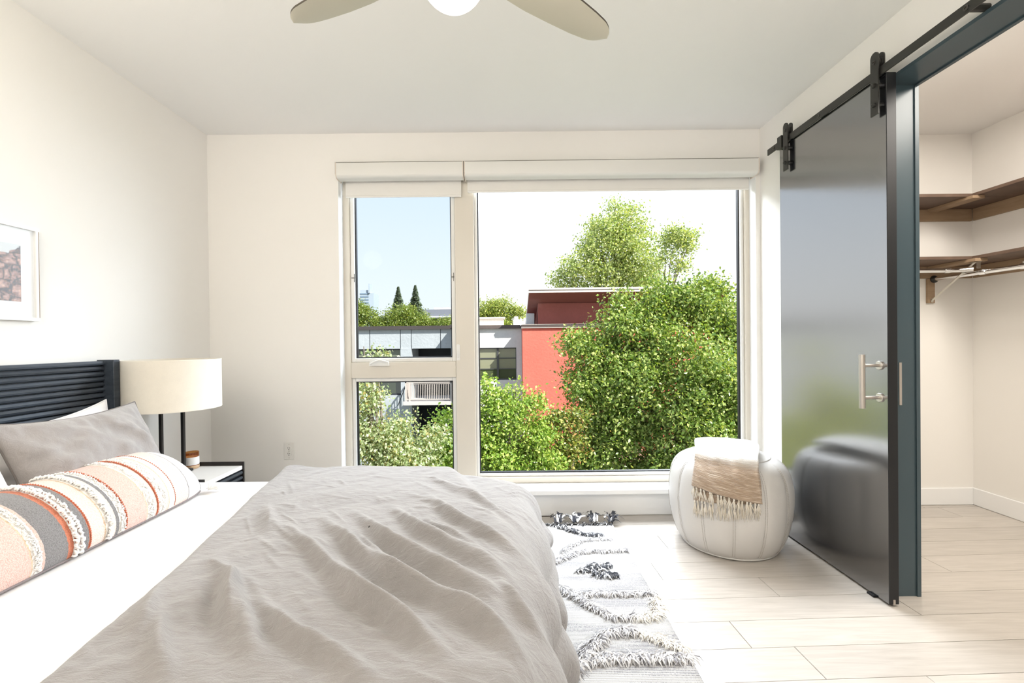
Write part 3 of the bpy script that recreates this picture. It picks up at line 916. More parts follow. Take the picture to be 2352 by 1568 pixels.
lum = link('lumbar_pillow', fixnorm(mesh_arrays('lumbar_pillow', V, F)), M['stripe'], None, (-1.48, 1.49, .565), smooth=60)
tag(lum, 'long lumbar pillow with pink, grey, rust and white woven stripes', 'pillow')
part('seam_piping', MB().tube([(bolster_point(LY0 + .02 + (LY1 - LY0 - .04) * i / 60, 0)[0] + .003, LY0 + .02 + (LY1 - LY0 - .04) * i / 60, max(.5695, bolster_point(LY0 + .02 + (LY1 - LY0 - .04) * i / 60, 0)[2] + .001)) for i in range(61)], .0035, 6), M['yarn_grey'], lum, smooth=180)
# looped yarn rows
def yarn_row(name, yc, width, size, n, m, seed, alo=.12, ahi=2.75):
    r = random.Random(seed)
    mb = MB()
    for i in range(n):
        a = alo + (ahi - alo) * i / n
        yy = yc + r.uniform(-width, width)
        p = Vector(bolster_point(yy, a)); q = Vector(bolster_point(yy, a + .01)); 
        nn = Vector((.51 * math.sin(a) + .86 * math.cos(a), 0, .86 * math.sin(a) - .51 * math.cos(a))).normalized()
        tdir = (q - p).normalized(); sd = size * r.uniform(.7, 1.3)
        c = p + nn * sd * .35
        # little curled loop: five-point arc
        ph = r.uniform(0, 6.28)
        u = tdir * math.cos(ph) + Vector((0, 1, 0)) * math.sin(ph)
        pts = [c - u * sd, c - u * sd * .5 + nn * sd * .6, c + nn * sd * .8, c + u * sd * .5 + nn * sd * .6, c + u * sd]
        mb.tube(pts, [sd * .30, sd * .42, sd * .45, sd * .42, sd * .30], 5)
    return part(name, mb, M[m], lum, smooth=180, kind='stuff')
yarn_row('yarn_tufts', 1.418, .004, .0068, 95, 'yarn', 1)
yarn_row('yarn_tufts', 1.436, .004, .0060, 95, 'yarn', 2)
yarn_row('yarn_tufts', 1.540, .007, .0068, 130, 'yarn', 3)
yarn_row('yarn_braid', 1.304, .009, .0032, 320, 'yarn', 4)
yarn_row('yarn_braid', 1.594, .010, .0030, 340, 'yarn', 5)
yarn_row('yarn_braid', 1.724, .014, .0028, 340, 'yarn', 6)
yarn_row('yarn_braid', 1.778, .017, .0026, 340, 'yarn', 7)
def stitch_row(name, yc, n, m, r0=.0022):
    mb = MB()
    for i in range(n):
        a0 = .12 + 2.6 * i / n; a1 = a0 + 2.6 / n * .62
        mb.tube([Vector(bolster_point(yc, a0)), Vector(bolster_point(yc, (a0 + a1) / 2)) + Vector((.002, 0, .0025)), Vector(bolster_point(yc, a1))], r0, 5)
    part(name, mb, M[m], lum, smooth=180, kind='stuff')
stitch_row('dashed_stitching', 1.470, 46, 'yarn_orange')
stitch_row('dashed_stitching', 1.610, 46, 'yarn_orange')
stitch_row('dashed_stitching', 1.754, 46, 'yarn_orange', .0028)
stitch_row('dashed_stitching', 1.846, 46, 'yarn_orange', .0014)
# corner tassel
mb = MB(); r = random.Random(5)
for i in range(60):
    a = r.uniform(-1.3, 1.5); l = r.uniform(.025, .055)
    p0 = Vector((-1.340, 2.045, .578)); d = Vector((math.sin(a) * .6 + .35, math.cos(a) * .8, r.uniform(-.25, .35))).normalized()
    p2 = p0 + d * l; p2.z = max(p2.z, .568)
    mb.tube([p0, p0 + d * l * .5 + Vector((0, 0, .006)), p2], [.002, .0025, .0012], 4)
part('corner_tassel', mb, M['yarn'], lum, smooth=180, kind='stuff')
# ------------------------------------------------------------------ nightstand with lamp and candle
NX0, NX1, NY0, NY1, NZ = -1.990, -1.535, 2.300, 2.660, .525
t = thing('nightstand', 'black nightstand with a white top beside the bed', 'nightstand', (-1.79, 2.53, 0))
part('tabletop', MB().box(NX0 + .012, NX1 - .006, NY0 + .012, NY1 - .012, NZ - .022, NZ, .002), M['stone'], t)
for y0, y1 in ((NY0, NY0 + .011), (NY1 - .011, NY1)):
    part('side_panel', MB().box(NX0, NX1, y0, y1, .06, .5455, .0015), M['nightlip'], t)
part('back_panel', MB().box(NX0, NX0 + .011, NY0 + .011, NY1 - .011, .06, .551), M['nightlip'], t)
part('bottom_panel', MB().box(NX0 + .011, NX1 - .012, NY0 + .011, NY1 - .011, .06, .075), M['nightwood'], t)
for k, (z0, z1) in enumerate(((.292, .500), (.078, .288))):
    d = part('drawer', MB().box(NX0 + .03, NX1 - .022, NY0 + .013, NY1 - .013, z0, z1), M['nightwood'], t)
    n_ = 7; h = (z1 - z0) / n_
    for i in range(n_):
        z = z0 + i * h
        poly = [(NX1 - .022, z + .002), (NX1 - .008, z + .004), (NX1 - .003, z + .012), (NX1 - .006, z + h - .006), (NX1 - .022, z + h - .002)]
        part('slat', MB().prism(poly, 'Y', NY0 + .013, NY1 - .013), M['nightwood'], d)
for lx in (NX0 + .03, NX1 - .03):
    for ly in (NY0 + .03, NY1 - .03):
        part('leg', MB().box(lx - .014, lx + .014, ly - .014, ly + .014, 0.0005, .06, .002), M['nightlip'], t)

LX, LY_ = -1.855, 2.540
lp = thing('table_lamp', 'table lamp with a wide cream drum shade on thin black legs', 'lamp', (LX, LY_, NZ))
def drum(r, z0, z1, th=.003):
    return MB().lathe([(r - th, z0), (r, z0), (r + .0008, z0 + .002), (r, z0 + .006), (r, z1 - .006), (r + .0008, z1 - .002), (r, z1), (r - th, z1), (r - th, z0)], (LX, LY_, 0), 72)
part('lamp_shade', drum(.229, .876, 1.147), M['lampshade'], lp, smooth=50)
part('lamp_base', MB().box(LX - .095, LX + .095, LY_ - .05, LY_ + .015, NZ + .0005, NZ + .014, .002), M['black_iron'], lp)
for ox in (-.072, .050):
    part('leg', MB().box(LX + ox - .008, LX + ox + .008, LY_ - .008, LY_ + .008, NZ + .014, .985, .001), M['black_iron'], lp)
part('cross_bar', MB().box(LX - .08, LX + .058, LY_ - .006, LY_ + .006, .970, .985), M['black_iron'], lp)
sp_ = MB()
for k in range(3):
    q = 2 * math.pi * k / 3 + .4
    sp_.tube([(LX, LY_, .99), (LX + .225 * math.cos(q), LY_ + .225 * math.sin(q), .99)], .002, 6)
part('shade_spider', sp_, M['black_iron'], lp)
part('bulb', MB().lathe([(0, 1.03), (.012, 1.03), (.014, 1.05), (.028, 1.085), (.03, 1.10), (.022, 1.122), (0, 1.13)], (LX, LY_, 0), 20), M['plastic'], lp, smooth=60)
part('socket', MB().lathe([(0, .985), (.016, .985), (.016, 1.03), (0, 1.03)], (LX, LY_, 0), 16), M['black_iron'], lp)

CXc, CYc = -1.805, 2.604
cd = thing('candle_jar', 'amber glass candle jar with a white label on the nightstand', 'candle', (CXc, CYc, NZ))
part('jar', MB().lathe([(0, .001), (.030, .001), (.036, .006), (.037, .012), (.037, .092), (.0345, .092), (.0345, .012), (.030, .008), (0, .008)], (CXc, CYc, NZ), 32), M['amber_glass'], cd, smooth=50)
part('wax', MB().lathe([(0, .009), (.030, .009), (.034, .014), (.034, .060), (0, .058)], (CXc, CYc, NZ), 28), mat('wax', (.86, .74, .60), .4), cd, smooth=50)
part('label_band', MB().lathe([(.0373, .022), (.0376, .022), (.0376, .066), (.0373, .066)], (CXc, CYc, NZ), 32), M['mat_board'], cd, smooth=50)
part('base_ring', MB().lathe([(.0365, .001), (.039, .004), (.039, .014), (.0372, .018)], (CXc, CYc, NZ), 32), mat('amber_base', (.60, .42, .26), .2), cd, smooth=50)

# ------------------------------------------------------------------ framed picture on the left wall
pm = mat('rock_photograph', (.5, .5, .5), .5)
tcn = N(pm, 'ShaderNodeTexCoord'); sp = N(pm, 'ShaderNodeSeparateXYZ'); L(pm, tcn.outputs['Object'], sp.inputs[0])
vv = coords(pm, (1, 1, 1.3))
ds = noise(pm, vv, 24, 6, .65); 
mixv = N(pm, 'ShaderNodeVectorMath', operation='ADD'); L(pm, vv, mixv.inputs[0])
sc_ = N(pm, 'ShaderNodeVectorMath', operation='SCALE'); sc_.inputs['Scale'].default_value = .11; L(pm, ds.outputs['Color'], sc_.inputs[0]); L(pm, sc_.outputs[0], mixv.inputs[1])
vo = N(pm, 'ShaderNodeTexVoronoi', feature='DISTANCE_TO_EDGE'); vo.inputs['Scale'].default_value = 19; L(pm, mixv.outputs[0], vo.inputs['Vector'])
rc = ramp(pm, vo.outputs['Distance'], [(0, (.02, .018, .02)), (.06, (.16, .10, .08)), (.18, (.42, .25, .19)), (.4, (.62, .42, .34))])
n3 = noise(pm, vv, 75, 6, .7)
mo = N(pm, 'ShaderNodeMix', data_type='RGBA'); mo.blend_type = 'MULTIPLY'; mo.inputs['Factor'].default_value = .9
L(pm, rc, mo.inputs['A']); L(pm, ramp(pm, n3.outputs[0], [(.35, (.35, .33, .34)), (.65, (1.1, 1.0, .95))]), mo.inputs['B'])
# ridge line: rock lies under a slope rising to the right
s1 = N(pm, 'ShaderNodeMath', operation='MULTIPLY_ADD'); L(pm, sp.outputs['Y'], s1.inputs[0]); s1.inputs[1].default_value = .45; s1.inputs[2].default_value = .005
s2 = N(pm, 'ShaderNodeMath', operation='SUBTRACT'); L(pm, sp.outputs['Z'], s2.inputs[0]); L(pm, s1.outputs[0], s2.inputs[1])
s3 = N(pm, 'ShaderNodeMath', operation='MULTIPLY_ADD'); L(pm, ds.outputs[0], s3.inputs[0]); s3.inputs[1].default_value = .07; L(pm, s2.outputs[0], s3.inputs[2])
gt2 = N(pm, 'ShaderNodeMath', operation='GREATER_THAN'); L(pm, s3.outputs[0], gt2.inputs[0]); gt2.inputs[1].default_value = .035
mz = N(pm, 'ShaderNodeMix', data_type='RGBA'); L(pm, gt2.outputs[0], mz.inputs['Factor']); L(pm, mo.outputs['Result'], mz.inputs['A']); mz.inputs['B'].default_value = (.60, .63, .64, 1)
L(pm, mz.outputs['Result'], bsdf(pm).inputs['Base Color'])
PY0, PY1, PZ0, PZ1 = 1.43, 2.032, 1.337, 1.745
pc = thing('framed_picture', 'white framed photograph of rugged rocks on the left wall', 'picture', (XL, 1.73, 1.54))
fw = .014
pf = MB().box(XL + .001, XL + .026, PY0, PY1, PZ1 - fw, PZ1).box(XL + .001, XL + .026, PY0, PY1, PZ0, PZ0 + fw).box(XL + .001, XL + .026, PY0, PY0 + fw, PZ0 + fw, PZ1 - fw).box(XL + .001, XL + .026, PY1 - fw, PY1 - .004, PZ0 + fw, PZ1 - fw)
part('frame', pf, M['picture_frame'], pc)
part('frame_side', MB().box(XL + .001, XL + .026, PY1 - .004, PY1 - .0005, PZ0 + fw, PZ1 - fw), M['edge_wood'], pc, label='brown inner edge of the frame')
part('mat_board', MB().box(XL + .003, XL + .012, PY0 + fw, PY1 - fw, PZ0 + fw, PZ1 - fw), M['mat_board'], pc)
part('photograph', MB().box(XL + .0122, XL + .0126, PY0 + .065, PY1 - .066, PZ0 + .080, PZ1 - .085), pm, pc)
part('glass_pane', MB().box(XL + .019, XL + .021, PY0 + fw, PY1 - fw, PZ0 + fw, PZ1 - fw), M['picture_glass'], pc, smooth=None)

# ------------------------------------------------------------------ wall outlet
ox, oz, oy = -1.545, .4715, YB
ot = thing('wall_outlet', 'white duplex outlet on the wall left of the window', 'outlet', (ox, oy, oz))
part('cover_plate', MB().box(ox - .0375, ox + .0375, oy - .006, oy - .0005, oz - .060, oz + .060, .003), M['plastic'], ot)
for dz in (.020, -.020):
    s_ = part('socket', MB().lathe([(0, -.0085), (.0165, -.0085), (.0175, -.006), (.0175, 0)], (ox, oy, oz + dz), 20, 'Y'), M['plastic'], ot, smooth=40)
    part('slot', MB().box(ox - .0078, ox - .0053, oy - .0095, oy - .008, oz + dz, oz + dz + .008).box(ox + .0053, ox + .0078, oy - .0095, oy - .008, oz + dz, oz + dz + .007).box(ox - .0025, ox + .0025, oy - .0095, oy - .008, oz + dz - .010, oz + dz - .005), M['slot'], s_)
for dz in (.047, 0, -.047):
    part('screw', MB().lathe([(0, -.0075), (.003, -.007), (.003, -.005)], (ox, oy, oz + dz), 10, 'Y'), M['steel'], ot)

# ------------------------------------------------------------------ ceiling fan
HX, HY, HZ = -.1405, 1.274, 2.305
fanm = mat('fan_blade_paint', (.56, .53, .43), .45)
fand = mat('fan_dark_edge', (.045, .035, .022), .5)
fn = thing('ceiling_fan', 'three-bladed greige ceiling fan with a glowing round light', 'ceiling fan', (HX, HY, ZC))
part('canopy', MB().lathe([(0, ZC - .001), (.075, ZC - .001), (.075, ZC - .02), (.045, ZC - .065), (0, ZC - .065)], (HX, HY, 0), 36), fanm, fn, smooth=40)
part('downrod', MB().tube([(HX, HY, ZC - .06), (HX, HY, HZ + .10)], .013, 16), fanm, fn, smooth=40)
part('motor_housing', MB().lathe([(0, HZ + .115), (.04, HZ + .115), (.10, HZ + .085), (.125, HZ + .045), (.125, HZ - .02), (.112, HZ - .035), (0, HZ - .035)], (HX, HY, 0), 48), fanm, fn, smooth=40)
lmp = emis('fan_light_glass', (1.0, .90, .74), 2.6)
part('light_globe', MB().lathe([(.098, HZ - .034)] + [(.098 * math.cos(math.radians(a)), HZ - .044 - .115 * math.sin(math.radians(a))) for a in range(0, 90, 8)] + [(0, HZ - .159)], (HX, HY, 0), 48), lmp, fn, smooth=180, label='glowing white glass light globe')
# blade outline in (u along, v across)
vp = [(.105, .035), (.16, .050), (.25, .064), (.35, .070), (.44, .066), (.52, .057), (.58, .047), (.628, .038)]
vm = [(.629, -.030), (.60, -.038), (.57, -.044), (.50, -.052), (.40, -.056), (.30, -.058), (.20, -.052), (.14, -.042), (.105, -.032)]
for ang in (154.5, 36.5, 274.5):
    a = math.radians(ang); ax = Vector((math.cos(a), math.sin(a), 0)); bx = Vector((math.sin(a), -math.cos(a), 0))
    def bp(u, v, w):
        tw = math.radians(11) * (1 - .35 * (u / .63))
        return Vector((HX, HY, HZ)) + ax * u + bx * (v * math.cos(tw)) + Vector((0, 0, v * math.sin(tw) + w))
    # cross sections
    us = [.10 + (.630 - .10) * (1 - (1 - i / 48) ** 1.9) for i in range(49)]
    pu = [p[0] for p in vp]; pvv = [p[1] for p in vp]; mu = [p[0] for p in vm][::-1]; mvv = [p[1] for p in vm][::-1]
    V = []; F = []; nc = 9
    for u in us:
        hi = float(np.interp(u, pu + [.632], pvv + [.038])); lo_ = float(np.interp(u, mu + [.632], mvv + [-.030]))
        tf = math.sqrt(max(0.0, 1 - (max(0, u - .555) / .0755) ** 2.6)); md_ = (hi + lo_) / 2; hi, lo_ = md_ + (hi - md_) * tf, md_ + (lo_ - md_) * tf
        for k in range(nc):
            v = lo_ + (hi - lo_) * k / (nc - 1); V.append(bp(u, v, .004 - .006 * (1 - (2 * k / (nc - 1) - 1) ** 2)))
        for k in range(nc):
            v = lo_ + (hi - lo_) * k / (nc - 1); V.append(bp(u, v, .011))
    for i in range(len(us) - 1):
        o0, o1 = i * 2 * nc, (i + 1) * 2 * nc
        for k in range(nc - 1):
            F.append((o0 + k, o0 + k + 1, o1 + k + 1, o1 + k)); F.append((o0 + nc + k, o1 + nc + k, o1 + nc + k + 1, o0 + nc + k + 1))
        F.append((o0, o1, o1 + nc, o0 + nc)); F.append((o0 + nc - 1, o0 + 2 * nc - 1, o1 + 2 * nc - 1, o1 + nc - 1))
    bl = part('blade', MB().add(V, F), fanm, fn, smooth=40)
    bl.data.materials.append(fand)
    for p in bl.data.polygons:
        c = [bl.data.vertices[i].co for i in p.vertices]
    fnn = bl.data.polygons
    for idx_, p in enumerate(fnn):
        if idx_ % (2 * (nc - 1) + 2) >= 2 * (nc - 1): p.material_index = 1
    part('blade_arm', MB().obox(Vector((HX, HY, HZ + .012)) + ax * .13, ax, bx, (0, 0, 1), .09, .05, .006), fanm, bl)
# ------------------------------------------------------------------ rug
rm = mat('flat_weave', (.78, .76, .73), .95)
v = coords(rm)
wv = N(rm, 'ShaderNodeTexWave', bands_direction='Y'); wv.inputs['Scale'].default_value = 38; wv.inputs['Distortion'].default_value = .6; wv.inputs['Detail'].default_value = 1
L(rm, v, wv.inputs[0])
dn = noise(rm, coords(rm, (260, 60, 1)), 1, 1)
big = noise(rm, coords(rm, (1.5, 6, 1)), 1.4, 2)
ml = N(rm, 'ShaderNodeMath', operation='MULTIPLY'); L(rm, wv.outputs['Fac'], ml.inputs[0]); L(rm, dn.outputs[0], ml.inputs[1])
ml2 = N(rm, 'ShaderNodeMath', operation='MULTIPLY'); L(rm, ml.outputs[0], ml2.inputs[0]); L(rm, ramp(rm, big.outputs[0], [(.40, (.35, .35, .35)), (.62, (1, 1, 1))]), ml2.inputs[1])
L(rm, ramp(rm, ml2.outputs[0], [(.22, (.46, .45, .44)), (.42, (.17, .17, .19))]), bsdf(rm).inputs['Base Color'])
bump(rm, ml.outputs[0], .6, .004)
RGX0, RGX1, RGY0, RGY1 = -.86, .682, .62, 3.025
rg = thing('rug', 'white flat-woven rug with grey shag zigzags and black tufts', 'rug', (-.09, 1.82, 0))
V = []; F = []
nx_, ny_ = 30, 60
r = random.Random(3)
for j in range(ny_ + 1):
    for i in range(nx_ + 1):
        x = RGX0 + (RGX1 - RGX0) * i / nx_; y = RGY0 + (RGY1 - RGY0) * j / ny_
        if i in (0, nx_): x += r.uniform(-.0022, .0022)
        V.append((x, y, .008 + r.uniform(0, .0015)))
for j in range(ny_):
    for i in range(nx_):
        a_ = j * (nx_ + 1) + i
        F.append((a_, a_ + 1, a_ + nx_ + 2, a_ + nx_ + 1))
mb = MB().add(V, F)
rugm = part('rug_weave', mb, rm, rg, smooth=180)
sol = rugm.modifiers.new('thickness', 'SOLIDIFY'); sol.thickness = .0065; sol.offset = -1

def rand_island_mat(name, stops, rough=.95):
    m = mat(name, stops[0][1], rough)
    g = N(m, 'ShaderNodeNewGeometry')
    L(m, ramp(m, g.outputs['Random Per Island'], stops), bsdf(m).inputs['Base Color'])
    bsdf(m).inputs['Sheen Weight'].default_value = .3
    return m
shag_grey = rand_island_mat('grey_shag', [(0, (.13, .125, .135)), (.25, (.36, .35, .36)), (.55, (.60, .58, .57)), (1, (.74, .72, .70))])
shag_cream = rand_island_mat('cream_shag', [(0, (.50, .45, .38)), (.5, (.74, .70, .63)), (1, (.84, .81, .76))])
shag_black = rand_island_mat('black_shag', [(0, (.012, .013, .018)), (.62, (.03, .032, .045)), (.70, (.55, .55, .56)), (1, (.75, .74, .73))])

def strands(P0, D, ln, wd, seed, lift=.75, curl=.5):
    """numpy: curved tapering flat strands. P0 (n,3) roots, D (n,2) lean directions"""
    r = np.random.default_rng(seed); n = len(P0)
    ln = ln * r.uniform(.6, 1.25, n); wd = wd * r.uniform(.7, 1.3, n)
    d3 = np.concatenate([D, np.zeros((n, 1))], 1)
    sd = np.stack([-D[:, 1], D[:, 0], np.zeros(n)], 1)
    V = []
    for k, (f, w) in enumerate(((0, 1.0), (.35, 1.1), (.7, .85), (1.0, .25))):
        h = lift * math.sin(math.pi * min(1, .12 + f * .75)) * .55
        wob = (curl * ln * f * f * r.uniform(-.5, .5, n))[:, None]
        c = P0 + d3 * (ln * f)[:, None] + sd * wob + np.array([0, 0, 1]) * (ln * h)[:, None]
        V.append(c - sd * (wd * w * .5)[:, None]); V.append(c + sd * (wd * w * .5)[:, None] + np.array([0, 0, 1]) * (wd * w * .35)[:, None])
    V = np.stack(V, 1)      # n,8,3
    base_ = (np.arange(n) * 8)[:, None]
    q = np.concatenate([base_ + np.array([[0, 1, 3, 2]]), base_ + np.array([[2, 3, 5, 4]]), base_ + np.array([[4, 5, 7, 6]])], 0)
    return V.reshape(-1, 3), q.astype(np.int64)
def shag(name, polys, width, dens, ln, wd, m, seed, lean=(0, -1)):
    r = np.random.default_rng(seed)
    P = []; D = []
    for poly in polys:
        poly = np.array(poly, float)
        for a, b in zip(poly, poly[1:]):
            n = max(6, int(np.hypot(*(b - a)) * dens))
            t_ = r.random(n)
            p = a + (b - a) * t_[:, None] + r.normal(0, width * .42, (n, 2))
            ang = np.arctan2(lean[1], lean[0]) + r.normal(0, .75, n)
            P.append(np.concatenate([p, np.full((n, 1), .0095)], 1)); D.append(np.stack([np.cos(ang), np.sin(ang)], 1))
    P = np.concatenate(P); D = np.concatenate(D)
    keep = (P[:, 0] < RGX1 + .004)
    Vs, q = strands(P[keep], D[keep], ln, wd, seed + 1)
    o = link(name, mesh_arrays(name, Vs, q), m, rg, smooth=180)
    o['kind'] = 'stuff'
    return o
# grey lozenge lines (mirrored half of each lozenge continues under the bed)
Z1 = [(.69, 2.635), (.42, 2.63), (.40, 2.76), (.30, 2.63), (.22, 2.52), (.14, 2.42), (.05, 2.33)]
shag('grey_shag_band', [[(.69, 2.64), (.56, 2.63), (.42, 2.63), (.34, 2.58), (.24, 2.50), (.16, 2.42), (.08, 2.36)]], .016, 1200, .040, .0048, shag_grey, 21)
shag('grey_shag_band', [[(.62, 2.78), (.52, 2.79), (.43, 2.76), (.36, 2.70), (.30, 2.62)]], .018, 900, .034, .003, shag_grey, 22)
shag('grey_shag_band', [[(.69, 2.19), (.56, 2.185), (.40, 2.19), (.33, 2.175), (.27, 2.20)]], .017, 1400, .040, .0048, shag_grey, 23)
shag('grey_shag_band', [[(.06, 2.44), (.15, 2.35), (.23, 2.25), (.32, 2.15), (.38, 2.07), (.45, 2.00), (.53, 1.995)]], .018, 1500, .042, .0048, shag_grey, 24)
shag('cream_shag_band', [[(.68, 2.14), (.665, 2.06), (.62, 2.00), (.55, 1.995)]], .022, 2200, .044, .0034, shag_cream, 25)
shag('grey_shag_band', [[(.10, 1.55), (.20, 1.64), (.26, 1.72), (.31, 1.80), (.38, 1.875), (.44, 1.905), (.51, 1.90)]], .021, 1800, .048, .0050, shag_grey, 26)
shag('cream_shag_band', [[(.53, 1.895), (.59, 1.855), (.64, 1.815), (.68, 1.78)]], .020, 2000, .040, .0034, shag_cream, 27)
shag('grey_shag_band', [[(.26, 1.725), (.38, 1.745), (.47, 1.74), (.58, 1.745), (.685, 1.74)]], .021, 1900, .046, .0050, shag_grey, 28)
shag('black_tuft', [[(.37, 2.40), (.42, 2.43), (.50, 2.44)], [(.42, 2.40), (.50, 2.38)], [(.44, 2.365), (.54, 2.345)], [(.44, 2.46), (.53, 2.455)]], .018, 900, .038, .008, shag_black, 31)
shag('black_tuft', [[(.30, 3.005), (.36, 2.955), (.42, 2.90), (.47, 2.86), (.56, 2.85)]], .016, 950, .036, .008, shag_black, 32)
shag('black_edge_fringe', [[(.20, 3.008), (.45, 3.010), (.682, 3.015)]], .006, 500, .034, .008, shag_black, 33, (-1, 0))
# thin grey-black dashes woven between the tuft and the edge
mb = MB(); r = random.Random(8)
for k in range(14):
    y = 2.342 + .009 * k
    x = .53 + r.uniform(0, .03)
    while x < .672:
        l_ = r.uniform(.006, .016)
        mb.box(x, min(x + l_, .678), y - .0016, y + .0016, .0095, .0112)
        x += l_ + r.uniform(.004, .012)
for k in range(9):
    y = 2.868 + .014 * k
    x = .50 + r.uniform(0, .05) - .01 * k
    while x < .60:
        l_ = r.uniform(.006, .016)
        mb.box(x, x + l_, y - .0016, y + .0016, .0095, .0112)
        x += l_ + r.uniform(.006, .018)
o = part('woven_dashes', mb, shag_black, rg, smooth=None, kind='stuff')
# corner and edge tassels at the window end
for k, (tx, tip) in enumerate(((.335, .02), (.435, .015), (.555, .02), (.672, .055))):
    r_ = np.random.default_rng(50 + k)
    n = 26
    P = np.stack([tx + r_.normal(0, .010, n), 3.015 + r_.uniform(0, .018, n), np.full(n, .012)], 1)
    ang = math.atan2(1, tip * 8) + r_.normal(0, .45, n)
    Vs, q = strands(P, np.stack([np.cos(ang), np.sin(ang)], 1), .085, .011, 60 + k, lift=.85)
    P2_ = P + np.stack([np.cos(ang), np.sin(ang), 0 * ang], 1) * .05 + np.array([0, 0, .02]); P2_ = P2_[:16]
    ang2 = r_.uniform(.2, 2.9, 16)
    V2, q2 = strands(P2_, np.stack([np.cos(ang2), np.sin(ang2)], 1), .06, .011, 70 + k, lift=.9)
    Vs, q = np.concatenate([Vs, V2]), np.concatenate([q, q2 + len(Vs)])
    Vs[:, 1] = np.minimum(Vs[:, 1], 3.195)
    link('tassel', mesh_arrays('tassel', Vs, q), shag_black, rg, smooth=180)

# ------------------------------------------------------------------ pouf
PC = Vector((1.330, 2.772, 0)); vdir = math.atan2(-2.772, -1.330)       # direction from the pouf to the room's middle
PROF = [(.235, .002), (.262, .010), (.290, .05), (.316, .12), (.334, .21), (.340, .29), (.336, .37), (.322, .44), (.298, .488), (.262, .518), (.22, .532)]
TOPP = [(.22, .532), (.16, .540), (.10, .543), (.05, .542), (.028, .540)]
pf_ = thing('pouf', 'round white leather pouf with stitched panels in front of the window', 'pouf', (PC.x, PC.y, 0))
NP = 13; da = 2 * math.pi / NP; a_off = vdir + math.radians(5)
def prof_mesh(prof, a0, bulge, na=10, sub=3):
    # refine the profile with a Catmull-Rom spline
    P = [prof[0]] + prof + [prof[-1]]
    pts = []
    for i in range(1, len(P) - 2):
        for k in range(sub):
            t_ = k / sub
            c = [0.5 * (2 * P[i][d] + (P[i + 1][d] - P[i - 1][d]) * t_ + (2 * P[i - 1][d] - 5 * P[i][d] + 4 * P[i + 1][d] - P[i + 2][d]) * t_ ** 2 + (3 * P[i][d] - P[i - 1][d] - 3 * P[i + 1][d] + P[i + 2][d]) * t_ ** 3) for d in (0, 1)]
            pts.append(c)
    pts.append(prof[-1])
    V = []; F = []
    n = len(pts)
    for i, (r_, z_) in enumerate(pts):
        for k in range(na + 1):
            f = k / na
            q_ = a0 + da * f
            edge = (1 - (2 * f - 1) ** 6)
            s_ = math.sin(math.pi * i / (n - 1))
            rr_ = r_ + bulge * edge * (.3 + .7 * s_) - .0025 * (1 - edge) + .003 * math.sin(5 * q_ + z_ * 11) * s_
            zz_ = z_ + (bulge * .6 * edge * s_ if bulge < .005 else 0)
            V.append((PC.x + rr_ * math.cos(q_), PC.y + rr_ * math.sin(q_), zz_))
    for i in range(n - 1):
        for k in range(na):
            b_ = i * (na + 1) + k
            F.append((b_, b_ + 1, b_ + na + 2, b_ + na + 1))
    return MB().add(V, F)
for i in range(NP):
    a0 = a_off + i * da
    part('side_panel', prof_mesh(PROF, a0, .0025), M['leather'], pf_, smooth=180)
    part('top_panel', prof_mesh(TOPP, a0, .002, 8), M['leather'], pf_, smooth=180)
part('bottom_panel', MB().lathe([(0, .001), (.236, .001), (.236, .004), (0, .004)], PC, 52), M['leather'], pf_)
part('bottom_piping', MB().tube([(PC.x + .262 * math.cos(q_), PC.y + .262 * math.sin(q_), .010) for q_ in [2 * math.pi * k / 80 for k in range(81)]], .006, 8, caps=False), M['leather'], pf_, smooth=180)
part('top_piping', MB().tube([(PC.x + .222 * math.cos(q_), PC.y + .222 * math.sin(q_), .532) for q_ in [2 * math.pi * k / 80 for k in range(81)]], .0045, 8, caps=False), M['leather'], pf_, smooth=180)
part('top_button', MB().lathe([(.036, .535), (.036, .545), (.026, .552), (0, .554)], PC, 28), M['leather'], pf_, smooth=60)
mb = MB()
for i in range(NP):
    a0 = a_off + i * da
    for s_ in (-1, 1):
        zz_ = .03
        while zz_ < .50:
            r0 = float(np.interp(zz_, [p[1] for p in PROF], [p[0] for p in PROF])) + .003
            q_ = a0 + s_ * .006 / r0
            r1 = float(np.interp(zz_ + .005, [p[1] for p in PROF], [p[0] for p in PROF])) + .003
            mb.tube([(PC.x + r0 * math.cos(q_), PC.y + r0 * math.sin(q_), zz_), (PC.x + r1 * math.cos(q_), PC.y + r1 * math.sin(q_), zz_ + .005)], .0011, 4)
            zz_ += .0085
part('seam_stitching', mb, M['stitch'], pf_, smooth=None, kind='stuff')

# ------------------------------------------------------------------ folded throw over the pouf
thm = mat('throw_weave', (.7, .6, .5), .95)
bsdf(thm).inputs['Sheen Weight'].default_value = .4
at = N(thm, 'ShaderNodeAttribute'); at.attribute_name = 'strip'
spx = N(thm, 'ShaderNodeSeparateXYZ'); L(thm, at.outputs['Vector'], spx.inputs[0])
cmb = N(thm, 'ShaderNodeCombineXYZ'); 
def sc_node(s, k):
    m_ = N(thm, 'ShaderNodeMath', operation='MULTIPLY'); L(thm, s, m_.inputs[0]); m_.inputs[1].default_value = k; return m_.outputs[0]
L(thm, sc_node(spx.outputs['X'], 9), cmb.inputs[0]); L(thm, sc_node(spx.outputs['Y'], 210), cmb.inputs[1])
rn = noise(thm, cmb.outputs[0], 1.0, 2, .6)
cm2 = N(thm, 'ShaderNodeCombineXYZ'); L(thm, sc_node(spx.outputs['X'], 260), cm2.inputs[0]); L(thm, sc_node(spx.outputs['Y'], 260), cm2.inputs[1])
rn2 = noise(thm, cm2.outputs[0], 1.0, 1)
